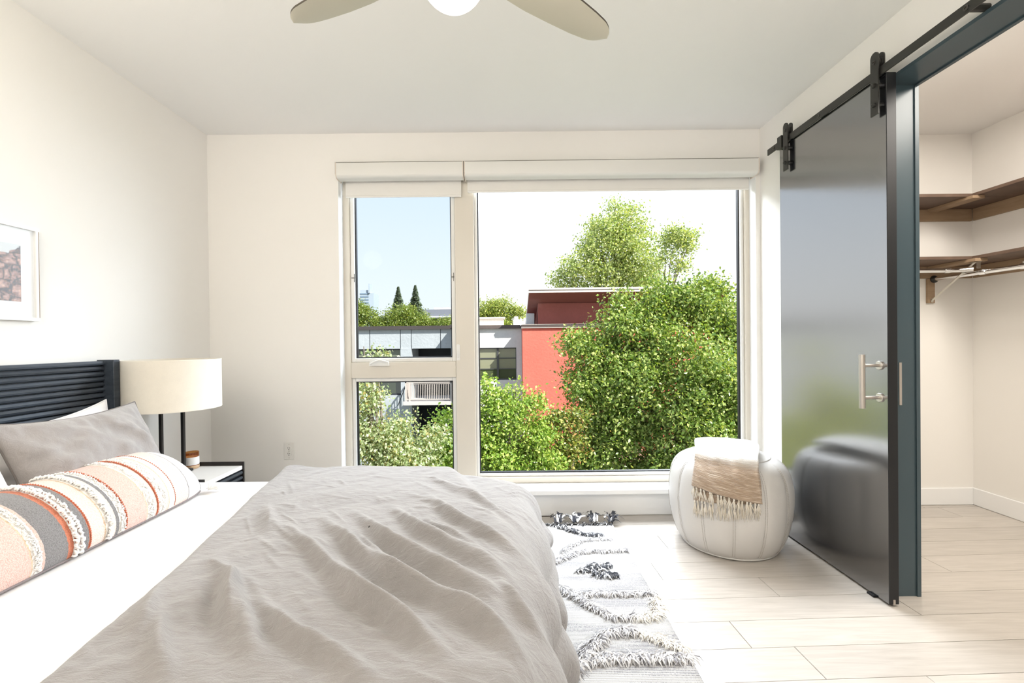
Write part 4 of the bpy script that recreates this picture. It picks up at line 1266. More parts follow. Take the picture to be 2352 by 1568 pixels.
brown = ramp(thm, rn.outputs[0], [(.30, (.78, .70, .60)), (.42, (.47, .35, .25)), (.55, (.31, .225, .16)), (.64, (.62, .50, .39)), (.72, (.30, .26, .24))])
# Y of the strip attribute: distance from the lower hem; white further up
wf = N(thm, 'ShaderNodeMath', operation='MULTIPLY_ADD'); L(thm, rn.outputs[0], wf.inputs[0]); wf.inputs[1].default_value = .10; L(thm, spx.outputs['Y'], wf.inputs[2])
wmask = ramp(thm, wf.outputs[0], [(.215, (0, 0, 0)), (.275, (1, 1, 1))])
mxx = N(thm, 'ShaderNodeMix', data_type='RGBA'); L(thm, wmask, mxx.inputs['Factor']); L(thm, brown, mxx.inputs['A']); mxx.inputs['B'].default_value = (.82, .80, .77, 1)
L(thm, mxx.outputs['Result'], bsdf(thm).inputs['Base Color'])
ab = N(thm, 'ShaderNodeMath', operation='ADD'); L(thm, rn.outputs[0], ab.inputs[0]); L(thm, rn2.outputs[0], ab.inputs[1])
bump(thm, ab.outputs[0], .7, .006)
fringe_m = rand_island_mat('throw_fringe', [(0, (.62, .54, .42)), (.5, (.78, .72, .62)), (1, (.86, .82, .75))])

nd = Vector((math.cos(vdir), math.sin(vdir), 0)); td = Vector((-nd.y, nd.x, 0))
pr = np.array([p[0] for p in PROF]); pz = np.array([p[1] for p in PROF])
def side_r(z): return float(np.interp(z, pz, pr))
def top_z(r_):
    xs = [p[0] for p in TOPP][::-1] + [p[0] for p in PROF][::-1][1:6]; ys = [p[1] for p in TOPP][::-1] + [p[1] for p in PROF][::-1][1:6]
    return float(np.interp(r_, xs, ys))
def throw_layer(name, w0, w1, zl, lift, back, slant, seed, wrinkle=.004):
    """strip across the pouf; w = sideways, hem at height zl(w)"""
    nw, ns = 44, 90
    V = []; A = []
    for j in range(nw + 1):
        w = w0 + (w1 - w0) * j / nw
        zh = zl + slant * (j / nw)
        # path: hem up the front, over the shoulder, to the back of the top
        path = []
        for k in range(200):
            z_ = zh + (.518 - zh) * k / 199
            r_ = side_r(z_) + lift
            if z_ < .30: r_ = max(r_, side_r(.30) + lift - (.30 - z_) * .12)
            if r_ <= abs(w) + .01: continue
            path.append((math.sqrt(r_ * r_ - w * w), z_))
        rho0 = path[-1][0]
        for k in range(1, 80):
            rho = rho0 + (-back - rho0) * k / 79
            path.append((rho, top_z(math.hypot(rho, w)) + lift * (1.0 + (1.0 if lift > .01 else 0))))
        path = np.array(path)
        seg = np.hypot(np.diff(path[:, 0]), np.diff(path[:, 1])); cum = np.concatenate([[0], np.cumsum(seg)])
        sv = np.linspace(0, cum[-1], ns + 1)
        # soften the corner of the path
        pr_, pz_ = np.interp(sv, cum, path[:, 0]), np.interp(sv, cum, path[:, 1])
        for _ in range(10):
            pr_[1:-1] = (pr_[:-2] + pr_[1:-1] * 2 + pr_[2:]) / 4; pz_[1:-1] = (pz_[:-2] + pz_[1:-1] * 2 + pz_[2:]) / 4
        pz_ = pz_ + .004
        for k in range(ns + 1):
            wz = wrinkle * math.sin(w * 55 + seed + 2.5 * math.sin(sv[k] * 9)) * (.4 + .6 * math.sin(sv[k] * 7 + seed) ** 2)
            edge_in = (.010 * math.sin(sv[k] * 11 + seed))
            p = PC + td * (w + edge_in * (2 * j / nw - 1)) + nd * (pr_[k] + max(-.001, wz) + .001)
            V.append((p.x, p.y, pz_[k] + max(0, wz) * .6)); A.append((w, sv[k], 0))
    F = []
    for j in range(nw):
        for k in range(ns):
            b_ = j * (ns + 1) + k
            F.append((b_, b_ + ns + 1, b_ + ns + 2, b_ + 1))
    me = mesh_arrays(name, V, np.array(F))
    at_ = me.attributes.new('strip', 'FLOAT_VECTOR', 'POINT')
    at_.data.foreach_set('vector', np.array(A, dtype=np.float32).ravel())
    return me, V, nw, ns
def throw_fringe(name, V, nw, ns, ln, parent, seed, n_t=17):
    r = random.Random(seed); mb = MB()
    for i in range(n_t):
        f = (i + .5 + r.uniform(-.2, .2)) / n_t
        j = int(f * nw); p = Vector(V[j * (ns + 1)])
        out = (p - PC); out.z = 0; out.normalize(); side = Vector((-out.y, out.x, 0))
        for s_ in range(11):
            o_ = side * r.uniform(-.008, .008) + out * r.uniform(.000, .006)
            l_ = ln * r.uniform(.7, 1.15); sw = side * r.uniform(-.013, .013)
            rb = lambda pt: pt + out * max(0, side_r(max(.0, pt.z)) + .003 - math.hypot(pt.x - PC.x, pt.y - PC.y))
            q0 = p + Vector((0, 0, .004)); q1 = p + o_ * .5 + Vector((0, 0, -l_ * .3)); q2 = p + o_ + sw * .5 + Vector((0, 0, -l_ * .65)); q3 = p + o_ + sw + Vector((0, 0, -l_))
            mb.tube([rb(q0), rb(q1), rb(q2), rb(q3)], [.0030, .0022, .0020, .0009], 4)
        mb.tube([p + out * .004 + Vector((0, 0, .004)), p + out * .005 + Vector((0, 0, -.010))], [.0045, .0055], 6)
    return part(name, mb, fringe_m, parent, smooth=180, kind='stuff')
# td points to the right-hand side seen from the bed (screen right)
me2, V2_, nw2, ns2 = throw_layer('throw_blanket', -.165, .150, .318, .004, .16, .030, 1.3)
th_o = link('throw_blanket', me2, thm, None, (PC.x, PC.y, .54), smooth=180)
tag(th_o, 'folded white and brown fringed throw draped over the leather pouf', 'blanket')
sol = th_o.modifiers.new('thickness', 'SOLIDIFY'); sol.thickness = .006; sol.offset = 1
throw_fringe('lower_fringe', V2_, nw2, ns2, .085, th_o, 3)
me3, V3_, nw3, ns3 = throw_layer('upper_fold', -.178, .156, .400, .020, .17, -.050, 2.9, .006)
uf = link('upper_fold', me3, thm, th_o, smooth=180)
sol = uf.modifiers.new('thickness', 'SOLIDIFY'); sol.thickness = .012; sol.offset = 1
throw_fringe('upper_fringe', V3_, nw3, ns3, .062, th_o, 4)
# ------------------------------------------------------------------ outside: ground, buildings
GZ = -7.0
def stucco(name, c, sc=9, st=.5):
    m = mat(name, c, .9)
    v = coords(m); n = noise(m, v, sc, 6, .6); n2 = noise(m, v, 1.2, 3)
    mx_ = N(m, 'ShaderNodeMath', operation='ADD'); L(m, n.outputs[0], mx_.inputs[0]); L(m, n2.outputs[0], mx_.inputs[1])
    h_ = N(m, 'ShaderNodeMath', operation='MULTIPLY'); L(m, mx_.outputs[0], h_.inputs[0]); h_.inputs[1].default_value = .5
    L(m, ramp(m, h_.outputs[0], [(.3, tuple(x * .88 for x in c)), (.7, tuple(min(1, x * 1.1) for x in c))]), bsdf(m).inputs['Base Color'])
    bump(m, n.outputs[0], st, .03)
    return m
M['grey_stucco'] = stucco('grey_stucco', (.47, .475, .47))
M['red_stucco'] = stucco('red_stucco', (.50, .105, .075))
M['red_shaded'] = stucco('red_stucco_shaded', (.24, .07, .055))  # darker copy of the red stucco, roof overhang shade put into the colour
M['fascia'] = stucco('dark_fascia', (.07, .055, .05), 20, .1)
M['roof_trim'] = mat('roof_trim', (.46, .40, .36), .6)
M['roof_gravel'] = stucco('roof_gravel', (.55, .52, .48), 30)
M['cream_wall'] = stucco('cream_wall', (.62, .57, .50), 12)
M['white_wall'] = stucco('white_wall', (.72, .70, .68), 12)
M['dark_in'] = mat('dark_interior', (.02, .022, .022), .8)
M['win_frame'] = mat('dark_window_frame', (.03, .032, .035), .5)
M['ext_glass'] = mat('reflecting_glass', (.045, .055, .03), .08)
bsdf(M['ext_glass']).inputs['IOR'].default_value = 1.9
M['blind_glass'] = mat('glass_over_blind', (.17, .175, .12), .12)
M['rail'] = mat('beige_rail', (.60, .50, .43), .5)
M['balcony_slab'] = stucco('balcony_slab', (.62, .54, .48), 15, .1)
M['grass'] = stucco('ground_cover', (.09, .11, .05), 2)
M['roof_tile'] = wood('brown_roof', (.20, .11, .08), (.32, .20, .15), (14, 2, 2), .8)

structure('ground', MB().box(-160, 160, 3.9, 420, GZ - .5, GZ), M['grass'])

gb = thing('apartment_building', 'long grey stucco apartment building with a balcony and dark flat roof edge', 'building', (-4, 24, GZ))
FB = 22.0
w = MB()
w.box(-15, -7.3, FB, 30, GZ, 1.90).box(-7.3, .695, 23.8, 30, GZ, 1.90)
w.box(-7.3, .695, FB, 23.8, .97, 1.90)
w.box(-5.12, -4.60, FB - .06, 23.8, GZ, .97)          # pier
w.box(-2.70, -1.36, FB, 23.8, GZ, .97)
w.box(.43, .695, FB, 23.8, GZ, .97)
w.box(-7.3, -5.12, FB, 23.8, GZ, -1.27)
w.box(-1.36, .43, FB, 23.8, GZ, -.85)
w.box(-4.60, -2.70, 22.05, 23.8, -1.60, -1.47)
w.box(-4.60, -2.70, 22.3, 23.8, GZ, -3.4)
w.box(-2.42, -1.55, 20.85, FB, GZ, 1.90)              # pier standing forward
part('wall', w, M['grey_stucco'], gb, smooth=None)
part('roof_edge', MB().box(-15.2, .645, FB - .13, FB + .2, 1.885, 2.055).box(-2.6, -1.4, 20.72, FB - .13, 1.885, 2.055), M['fascia'], gb, smooth=None)
part('roof', MB().box(-15, .64, FB + .2, 30, 1.90, 2.0), M['roof_gravel'], gb, smooth=None)
for x in (-5.12, -4.60, -3.2, -6.6):
    part('wall_joint', MB().box(x - .012, x + .012, FB - .008, FB, .97, 1.885), M['win_frame'], gb, smooth=None)
part('dark_interior', MB().box(-4.60, -2.70, 23.70, 23.79, -1.45, .97).box(-4.6, -2.7, 23.70, 23.79, -3.4, -1.62), M['dark_in'], gb, smooth=None)
def ext_window(parent, x0, x1, z0, z1, y, cols, rows, fr=.055, blind=()):
    wdw = MB()
    wdw.box(x0, x1, y, y + .10, z0, z0 + fr).box(x0, x1, y, y + .10, z1 - fr, z1)
    dxw = (x1 - x0) / cols
    for c in range(cols + 1):
        f_ = fr * (1.6 if 0 < c < cols else 1)
        xc = x0 + dxw * c
        wdw.box(max(x0, xc - f_ / 2), min(x1, xc + f_ / 2), y, y + .10, z0, z1)
    for zr in rows:
        wdw.box(x0, x1, y + .01, y + .09, zr - fr * .4, zr + fr * .4)
    o = part('window', wdw, M['win_frame'], parent, smooth=None)
    zs = [z0] + list(rows) + [z1]
    for c in range(cols):
        for k in range(len(zs) - 1):
            part('pane', MB().box(x0 + dxw * c + .03, x0 + dxw * (c + 1) - .03, y + .05, y + .06, zs[k] + .02, zs[k + 1] - .02), M['blind_glass' if (c, k) in blind else 'ext_glass'], o, smooth=None)
    return o
ext_window(gb, -1.36, .43, -.58, .97, FB + .10, 2, (-.06, .46), blind=((0, 1), (0, 2), (1, 1), (1, 2)))
ext_window(gb, -7.3, -5.12, -1.25, .97, FB + .14, 2, (-.60, .10), blind=((1, 2), (0, 2)))
ext_window(gb, -7.3, -5.12, -4.6, -2.4, FB + .14, 2, (-3.6,))
ext_window(gb, -1.36, .43, -4.2, -2.2, FB + .10, 2, (-3.1,))
part('window_infill', MB().box(-1.36, .43, FB + .3, 23.8, -.85, .97).box(-7.3, -5.12, FB + .3, 23.8, -1.27, .97), M['dark_in'], gb, smooth=None)
part('window_infill', MB().box(-1.36, .43, FB, FB + .12, -.85, -.58), M['grey_stucco'], gb, smooth=None)
# balcony
bx0, bx1, by0, bz = -4.72, -2.58, 21.05, -1.47
bc = part('balcony_slab', MB().box(bx0 - .08, bx1 + .08, by0 - .06, FB + .3, bz - .15, bz + .02), M['balcony_slab'], gb, smooth=None)
part('top_rail', MB().box(bx0, bx1, by0, by0 + .06, -.60, -.54).box(bx0, bx0 + .06, by0, FB, -.60, -.54).box(bx1 - .06, bx1, by0, FB, -.60, -.54).box(bx0, bx1, by0, by0 + .05, -.66, -.63), M['rail'], bc, smooth=None)
part('bottom_rail', MB().box(bx0, bx1, by0, by0 + .05, bz + .09, bz + .13).box(bx0, bx0 + .05, by0, FB, bz + .09, bz + .13).box(bx1 - .05, bx1, by0, FB, bz + .09, bz + .13), M['rail'], bc, smooth=None)
for px in (bx0, bx0 + .17, bx1 - .07):
    part('post', MB().box(px, px + .07, by0 - .005, by0 + .065, bz, -.60), M['rail'], bc, smooth=None)
for k in range(22):
    x = bx0 + .30 + k * (bx1 - bx0 - .44) / 21
    part('baluster', MB().box(x - .013, x + .013, by0 + .01, by0 + .035, bz + .13, -.66), M['rail'], bc, smooth=None)
for k in range(8):
    y = by0 + .12 + k * .105
    for x in (bx0 + .025, bx1 - .025):
        part('baluster', MB().box(x - .013, x + .013, y - .013, y + .013, bz + .13, -.60), M['rail'], bc, smooth=None)
part('tension_rod', MB().tube([(-5.28, FB - .02, -1.75), (bx0 - .02, by0 + .1, -.80)], .022, 6), M['win_frame'], bc)

rb = thing('red_building', 'red stucco building wing with a sloped penthouse roof', 'building', (5, 23, GZ))
part('wall', MB().box(.70, 11.5, 21.0, 26, GZ, 1.86), M['red_stucco'], rb, smooth=None)
part('roof_edge', MB().box(.66, 11.6, 20.93, 26, 1.885, 2.02), M['fascia'], rb, smooth=None)
part('roof_edge_trim', MB().box(.65, 11.6, 20.92, 20.95, 1.86, 1.885).box(.65, 11.6, 20.91, 20.95, 2.02, 2.035), M['roof_trim'], rb, smooth=None)
part('penthouse_wall', MB().prism([(21.8, 2.03), (26, 2.03), (26, 1.9), (21.8, 3.20)][:0] or [(21.8, 2.03), (25.2, 2.03), (24.9, 2.05), (21.8, 3.06)], 'X', 1.48, 9.6), M['red_shaded'], rb, smooth=None)
# sloping roof: front edge high, falling to the back
def roof_z(y): return 3.47 - (y - 20.75) * (3.47 - 2.10) / (24.9 - 20.75)
part('penthouse_roof', MB().prism([(20.75, roof_z(20.75)), (24.9, roof_z(24.9)), (24.9, roof_z(24.9) + .17), (20.75, roof_z(20.75) + .17)], 'X', 1.0, 10.2), M['roof_trim'], rb, smooth=None)
part('roof_fascia', MB().box(.98, 10.2, 20.70, 20.75, 3.45, 3.55).box(.98, 10.2, 20.67, 20.75, 3.575, 3.66), M['roof_trim'], rb, smooth=None)
part('roof_soffit', MB().prism([(20.76, roof_z(20.76) - .03), (24.8, roof_z(24.8) - .03), (24.8, roof_z(24.8) - .003), (20.76, roof_z(20.76) - .003)], 'X', 1.02, 10.1), M['red_shaded'], rb, smooth=None)
part('roof_cabinet', MB().box(.95, 1.34, 22.3, 22.9, 2.03, 2.62, .02), M['grey_stucco'], rb)
vn = MB()
for k in range(9): vn.box(1.47, 1.485, 21.95, 22.10, 2.35 + k * .07, 2.39 + k * .07)
part('wall_vent', vn, M['fascia'], rb, smooth=None)

# roof equipment and far buildings
tag(part('roof_hatch', MB().box(-1.75, -.18, 25, 26.2, 2.0, 2.52, .02).box(-1.85, -.10, 24.9, 26.3, 2.52, 2.60, .01).box(-1.2, -.6, 24.985, 25, 2.05, 2.30), M['cream_wall'], None, (-1, 25.6, 2.0)), 'long cream rooftop box on the flat grey roof', 'roof box')
tag(part('roof_unit', MB().box(.34, .85, 25.2, 25.9, 2.0, 2.48, .02).box(.40, .62, 25.3, 25.7, 2.48, 2.64, .01).box(.38, .80, 25.185, 25.2, 2.10, 2.40), M['white_wall'], None, (.6, 25.5, 2.0)), 'small white rooftop unit beside the red penthouse', 'roof unit')
ob = thing('office_block', 'low far office building with a dark roof band', 'building', (-10, 84, GZ))
part('wall', MB().box(-15.5, -6, 81, 90, GZ, 5.8), M['white_wall'], ob, smooth=None)
part('roof_band', MB().box(-15.8, -5.6, 80, 90.5, 5.9, 7.1), mat('grey_roof_band', (.22, .22, .25), .8), ob, smooth=None)
part('plant_room', MB().box(-13.4, -7, 84, 88, 7.1, 7.75), M['cream_wall'], ob, smooth=None)
part('band_trim', MB().box(-15.9, -5.5, 79.8, 90.6, 5.7, 5.9), M['white_wall'], ob, smooth=None)
for k in range(6):
    part('window', MB().box(-14.9 + k * 1.45, -13.8 + k * 1.45, 80.95, 81.05, 4.3, 5.5), M['ext_glass'], ob, smooth=None)
tw = thing('office_tower', 'pale far tower with horizontal window bands', 'building', (-91, 305, GZ))
hazy = mat('hazy_white', (.40, .44, .48), .8); hz2 = mat('hazy_glass', (.20, .26, .32), .6)
part('tower_body', MB().box(-96.2, -87.2, 300, 312, GZ, 34.5), hazy, tw, smooth=None)
part('tower_core', MB().box(-90.3, -89.3, 299, 305, 34.5, 40.5).box(-96.0, -89.6, 300.5, 308, 34.5, 36.4), hazy, tw, smooth=None)
for k in range(9):
    part('window_band', MB().box(-96.0, -90.4, 299.8, 300.02, 18 + k * 1.95, 18.9 + k * 1.95), hz2, tw, smooth=None)
kk_ = thing('outbuilding', 'low pale outbuilding with a brown roof half hidden under the dense tree', 'building', (4.9, 18.6, GZ))
part('wall', MB().box(4.35, 5.35, 18.0, 19.6, GZ, -3.62), M['cream_wall'], kk_, smooth=None)
part('roof', MB().prism([(17.85, -3.60), (19.7, -3.05), (19.7, -2.98), (17.85, -3.52)], 'X', 4.2, 5.5), M['roof_tile'], kk_, smooth=None)
part('post', MB().box(4.80, 4.86, 17.95, 18.0, GZ, -3.6), M['win_frame'], kk_, smooth=None)

# ------------------------------------------------------------------ trees
def leaf_mat(name, c_lo, c_mid, c_hi, trans=.35, c_odd=None):
    m = bpy.data.materials.new(name); m.use_nodes = True
    b = bsdf(m); b.inputs['Roughness'].default_value = .36
    g = N(m, 'ShaderNodeNewGeometry')
    st = [(0, c_lo), (.45, c_mid), (.9, c_hi)] + ([(.95, c_odd), (1.0, c_odd)] if c_odd else [])
    col = ramp(m, g.outputs['Random Per Island'], st)
    L(m, col, b.inputs['Base Color'])
    tb = N(m, 'ShaderNodeBsdfTranslucent'); mxs = N(m, 'ShaderNodeMixShader'); mxs.inputs[0].default_value = trans
    br_ = N(m, 'ShaderNodeMix', data_type='RGBA'); br_.blend_type = 'MULTIPLY'; br_.inputs['Factor'].default_value = 1
    L(m, col, br_.inputs['A']); br_.inputs['B'].default_value = (1.25, 1.2, .45, 1)
    L(m, br_.outputs['Result'], tb.inputs['Color'])
    out = m.node_tree.nodes['Material Output']
    L(m, b.outputs[0], mxs.inputs[1]); L(m, tb.outputs[0], mxs.inputs[2]); L(m, mxs.outputs[0], out.inputs['Surface'])
    return m
bark = wood('bark', (.13, .10, .075), (.24, .19, .15), (6, 6, 2), .9)

def crown_arrays(blobs, n, leaf, seed, shell=.45, clump=None, up=.35, flat=1.0):
    r = np.random.default_rng(seed)
    # every bough carries smaller leafy masses
    B0 = np.array(blobs, float); sub_ = []
    for b in B0:
        k_ = max(5, int(22 * min(1, b[3])))
        d_ = r.normal(0, 1, (k_, 3)); d_ /= np.linalg.norm(d_, axis=1)[:, None]
        rr_ = b[3] * r.uniform(.26, .44, k_)
        sub_.append(np.concatenate([b[:3] + d_ * (b[3] * r.uniform(.55, .92, k_))[:, None], rr_[:, None]], 1))
    B = np.concatenate([B0 * np.array([1, 1, 1, .62])] + sub_ * 1)
    wgt = B[:, 3] ** 2; wgt[:len(B0)] *= 2.6; wgt /= wgt.sum()
    if clump is None: clump = leaf * 3.2
    per = 16
    nc_ = max(1, n // per)
    bi = r.choice(len(B), nc_, p=wgt)
    d = r.normal(0, 1, (nc_, 3)); d /= np.linalg.norm(d, axis=1)[:, None]
    rad = B[bi, 3] * (shell + (1 - shell) * r.random(nc_) ** .6) * r.uniform(.88, 1.12, nc_)
    d[:, 2] *= flat
    cc = B[bi, :3] + d * rad[:, None]
    c = np.repeat(cc, per, 0) + r.normal(0, clump * .5, (nc_ * per, 3)) * np.array([1, 1, .7])
    dd = np.repeat(d, per, 0)
    m_ = len(c)
    nr = dd * .6 + r.normal(0, .75, (m_, 3)) + np.array([0, 0, up]); nr /= np.linalg.norm(nr, axis=1)[:, None]
    t_ = r.normal(0, 1, (m_, 3)) + np.array([0, 0, -.5]); t_ -= nr * (t_ * nr).sum(1)[:, None]; t_ /= np.linalg.norm(t_, axis=1)[:, None]
    s_ = np.cross(nr, t_)
    l_ = leaf * r.uniform(.65, 1.25, m_)[:, None]; w_ = l_ * .30
    V = np.stack([c - t_ * l_ * .5, c + s_ * w_ + nr * l_ * .10 - t_ * l_ * .05, c + t_ * l_ * .5, c - s_ * w_ + nr * l_ * .10 - t_ * l_ * .05], 1)
    q = np.arange(m_ * 4).reshape(m_, 4)
    f = np.concatenate([q[:, [0, 1, 2]], q[:, [0, 2, 3]]], 0)
    return V.reshape(-1, 3), f
def tree(name, label, blobs, n, leaf, lm, seed, trunk, tr_r=.16, group=None, **kw):
    bx, by = trunk
    t = thing(name, label, 'tree', (bx, by, GZ), group)
    Vs, f = crown_arrays(blobs, n, leaf, seed, **kw)
    o = link('foliage', mesh_arrays('foliage', Vs, f), lm, t)
    o['kind'] = 'stuff'
    B = sorted(blobs, key=lambda b: -b[3])
    zt = sum(b[2] for b in blobs) / len(blobs)
    zf = min(b[2] - b[3] * .2 for b in blobs)
    fork = Vector((bx * .5 + .5 * sum(b[0] for b in blobs) / len(blobs), by * .5 + .5 * sum(b[1] for b in blobs) / len(blobs), GZ + (zf - GZ) * .8))
    part('trunk', MB().tube([(bx, by, GZ), (bx * .6 + fork.x * .4, by, (GZ + fork.z) / 2), fork], [tr_r * 1.3, tr_r, tr_r * .8], 9), bark, t, smooth=180)
    rr2 = random.Random(seed)
    for b in B[:14]:
        e_ = Vector(b[:3]); md = fork.lerp(e_, .5) + Vector((rr2.uniform(-.1, .1), rr2.uniform(-.1, .1), .12 * (e_ - fork).length))
        part('branch', MB().tube([fork, md, e_], [tr_r * .55, tr_r * .32, tr_r * .12], 6), bark, t, smooth=180)
    return t
lm_big = leaf_mat('leaf_deep_green', (.07, .13, .02), (.17, .27, .05), (.40, .46, .15), .40)
lm_tall = leaf_mat('leaf_pale_green', (.20, .29, .08), (.33, .41, .14), (.52, .56, .28), .42)
lm_mid = leaf_mat('leaf_fresh_green', (.12, .22, .03), (.23, .36, .06), (.42, .50, .14), .42)
lm_silver = leaf_mat('leaf_silver_green', (.22, .29, .11), (.46, .52, .26), (.75, .75, .52), .38, (.50, .38, .12))
lm_far = leaf_mat('leaf_yellow_green', (.15, .22, .04), (.24, .31, .06), (.42, .44, .12), .4)
lm_con = leaf_mat('needle_dark', (.14, .18, .12), (.22, .27, .18), (.32, .36, .26), .25)
lm_red = leaf_mat('leaf_bronze_green', (.07, .12, .02), (.16, .22, .04), (.32, .30, .09), .35, (.40, .20, .08))

BIG = [(2.29, 13, 1.05, 0.70), (1.87, 12.7, 1.2, 0.40), (2.21, 13, -0.09, 0.72), (3.48, 13.3, 1.39, 1.01), (3.3, 13.2, 2.25, 0.55), (4.44, 13.5, 2.2, 0.85), (5.38, 13.6, 2.3, 0.9), (6.23, 13.5, 1.87, 0.9), (5.95, 13.4, 2.75, 0.36), (3.26, 13, 0.02, 1.2), (4.69, 12.5, 0.53, 1.31), (5.99, 12.5, 0.04, 1.13), (3.07, 13.3, -1.52, 1.15), (4.5, 12.7, -1.41, 1.39), (5.86, 12.5, -1.51, 1.25), (7.31, 13.5, 1.09, 1.03), (7.26, 13.2, -0.92, 1.19), (2.91, 13.2, -2.76, 0.94), (4.04, 13.2, -3.02, 1.0), (5.8, 13, -2.98, 1.1), (1.94, 13.4, -2.17, 0.57), (8.6, 13.5, .2, 1.2), (8.5, 13.3, -2.2, 1.3)]
tree('dense_tree', 'big dense green tree filling the right half of the wide window pane', BIG, 150000, .105, lm_big, 1, (4.6, 13.2), .24, shell=.42)
TALL = [(7.98, 32, 9.1, 1.7), (6.61, 32, 8.02, 1.8), (5.38, 32, 6.57, 1.6), (8.42, 32, 7.09, 2.2), (4.15, 32, 5.5, 1.05), (9.32, 32, 6.01, 1.8), (7.63, 32, 10.5, 0.62), (9.5, 32, 9.5, 0.55), (8.91, 32, 10.5, 0.36), (6.01, 32, 9.15, 0.62), (7, 32, 5.2, 1.8)]
tree('tall_tree', 'tall pale green tree rising behind the red penthouse roof', TALL, 24000, .19, lm_tall, 2, (7.6, 32.5), .22, shell=.2)
BRN = [(x * 1.13, 28.2, 1.221 + (z - 1.221) * 1.13, r * 1.13) for x, z, r in ((9.2, 6.84, .70), (9.86, 6.48, .55), (8.71, 5.9, .42), (10.15, 6.95, .3), (8.28, 5.31, .35), (9.42, 5.3, .45))]
tree('sparse_tree', 'slender sparse tree with visible branches right of the tall tree', BRN, 3600, .17, lm_tall, 3, (9.6, 29.4), .10, shell=.2)
MID = [(-0.38, 11, -0.28, 0.42), (0.08, 11, -0.65, 0.52), (0.56, 11, -0.24, 0.28), (0.71, 11, -1.03, 0.46), (-0.19, 11, -1.49, 0.68), (0.75, 11, -1.76, 0.5), (-0.5, 11, 0.22, 0.22), (0.2, 11, 0.13, 0.14), (-0.01, 11, -0.02, 0.16), (-0.55, 11, -1.01, 0.52), (0.80, 11, -0.03, 0.11), (-.9, 11.2, -.6, .45), (-.9, 11.2, -1.6, .5), (.2, 11, -2.6, .8), (-1.0, 11.2, -2.4, .6)]
tree('bright_tree', 'bright green young tree behind the window mullion', MID, 32000, .09, lm_mid, 4, (.0, 11.3), .09, shell=.35)
RED = [(1.32, 11.5, -0.78, 0.34), (1.5, 11.5, -1.47, 0.42), (1.11, 11.5, -1.96, 0.40), (1.72, 11.5, -0.72, 0.26), (1.45, 11.6, -2.5, .5)]
tree('bronze_tree', 'small bronze tinged tree at the foot of the red wall', RED, 7000, .10, lm_red, 5, (1.4, 11.8), .06, shell=.3)
LEFT = [(-2.71, 9, 0.08, 0.33), (-2.85, 9, -0.58, 0.48), (-2.12, 9, -0.50, 0.42), (-2.3, 9, -1.1, 0.62), (-1.56, 9, -0.70, 0.33), (-1.78, 9, -1.28, 0.56), (-2.75, 9, 0.38, 0.2), (-3.23, 9, -0.23, 0.51), (-2.82, 9, 1.17, 0.07), (-2.56, 9, 1.05, 0.07), (-2.70, 9, 0.85, 0.08), (-2.42, 9, .98, .06), (-3.6, 9, -.9, .6), (-2.9, 9, -1.9, .7), (-1.9, 9, -2.1, .7)]
tree('silver_tree', 'pale silvery green tree low in the narrow left panes', LEFT, 34000, .075, lm_silver, 6, (-2.5, 9.2), .08, shell=.35)
LEFT2 = [(-1.3, 10, -0.40, 0.26), (-1.31, 10, -0.9, 0.34), (-1.5, 10, -1.37, 0.43), (-1.12, 10, -1.38, 0.43), (-1.59, 10, -0.70, 0.17), (-1.3, 10, -2.2, .6)]
tree('green_sapling', 'fresh green sapling beside the silvery tree', LEFT2, 7500, .09, lm_mid, 7, (-1.35, 10.3), .05, shell=.3)
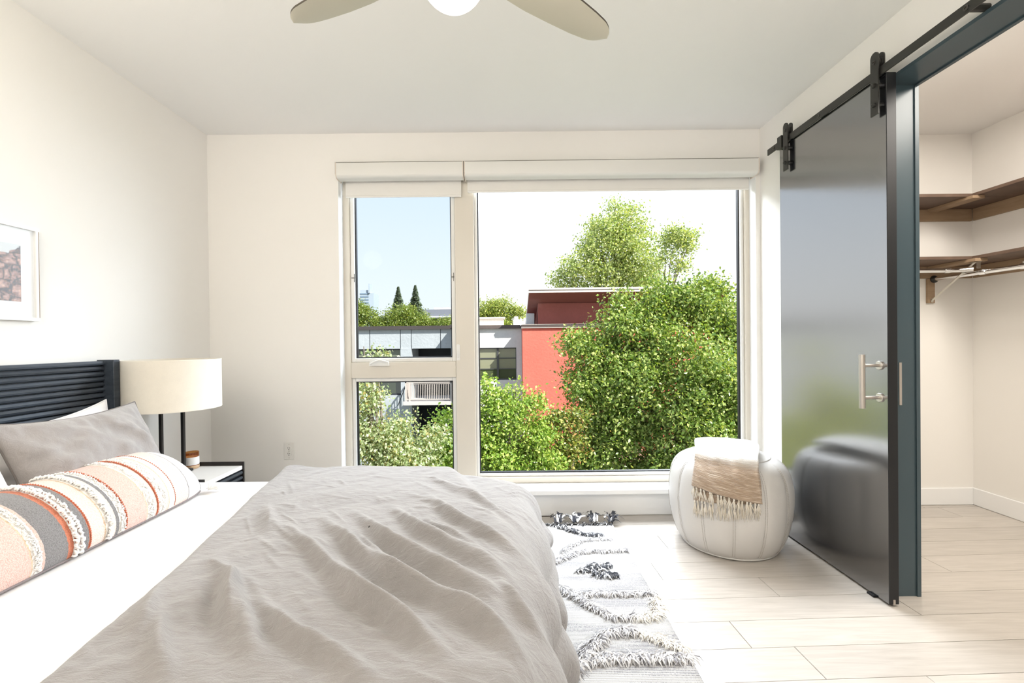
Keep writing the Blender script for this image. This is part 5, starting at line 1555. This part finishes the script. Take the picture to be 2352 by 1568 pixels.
BGT = [('round yellow green tree at the left edge beyond the grey roof', [(-18.6, 60, 5.0, 1.35), (-18.8, 60, 3.0, 1.6), (-19.6, 60, 6.0, 1.2)]),
       ('low yellowish tree beyond the grey roof under the far tower', [(-16.79, 60, 3.9, 0.75), (-16.6, 60, 2.9, 1.0)]),
       ('broad yellow green tree below the left conifer', [(-14.22, 60, 4.6, 1.55), (-13.6, 60, 3.2, 1.6), (-14.9, 60, 3.4, 1.1), (-13.2, 60, 5.4, 1.0)]),
       ('round green tree below the right conifer', [(-11.6, 60, 4.2, 1.3), (-10.7, 60, 3.6, 1.1), (-12.4, 60, 3.5, 1.1)]),
       ('small green bush tree in front of the low office building', [(-7.96, 60, 3.5, 0.95), (-7.0, 60, 3.2, 1.0)]),
       ('wide pale tree beyond the rooftop boxes', [(-0.81, 60, 5.28, 1.8), (-2.98, 60, 5.3, 1.3), (1.35, 60, 5.1, 1.1), (-1.94, 60, 5.9, 1.0), (-.8, 60, 3.6, 1.6), (-3.6, 60, 4.0, 1.3)])]
for k, (lb, bl) in enumerate(BGT):
    tree('distant_tree', lb, bl, 8000 if k != 5 else 14000, .24, lm_far, 20 + k, (bl[0][0], 61), .18, group='trees beyond the grey roof', shell=.4)
def conifer(label, x, y, zt, zb, rw, seed):
    t = thing('conifer', label, 'tree', (x, y, GZ), 'pointed conifers on the skyline')
    part('trunk', MB().tube([(x, y, GZ), (x, y, zt - .1)], [.28, .03], 7), bark, t, smooth=180)
    r = np.random.default_rng(seed); n = 4200
    f = r.random(n) ** .8                                   # 0 tip .. 1 base
    tier = .72 + .28 * np.abs(np.sin(f * 26))
    rad = rw * f * tier * r.random(n) ** .5; a_ = r.uniform(0, 2 * math.pi, n)
    c = np.stack([x + rad * np.cos(a_), y + rad * np.sin(a_), zt - (zt - zb) * f - rad * .12], 1)
    out = np.stack([np.cos(a_), np.sin(a_), -.25 + 0 * a_], 1); sd = np.stack([-np.sin(a_), np.cos(a_), r.uniform(-.6, .6, n)], 1)
    l_ = (.22 + .16 * f)[:, None]
    V = np.stack([c - out * l_, c + sd * l_ * .45, c + out * l_, c - sd * l_ * .45 + np.array([0, 0, -.05])], 1).reshape(-1, 3)
    q = np.arange(n * 4).reshape(n, 4)
    o = link('foliage', mesh_arrays('foliage', V, np.concatenate([q[:, [0, 1, 2]], q[:, [0, 2, 3]]], 0)), lm_con, t)
    o['kind'] = 'stuff'
conifer('left pointed conifer on the skyline beyond the grey roof', -16.55, 70, 9.9, 3.5, 2.0, 31)
conifer('right pointed conifer on the skyline beyond the grey roof', -13.95, 70, 10.1, 3.5, 2.1, 32)
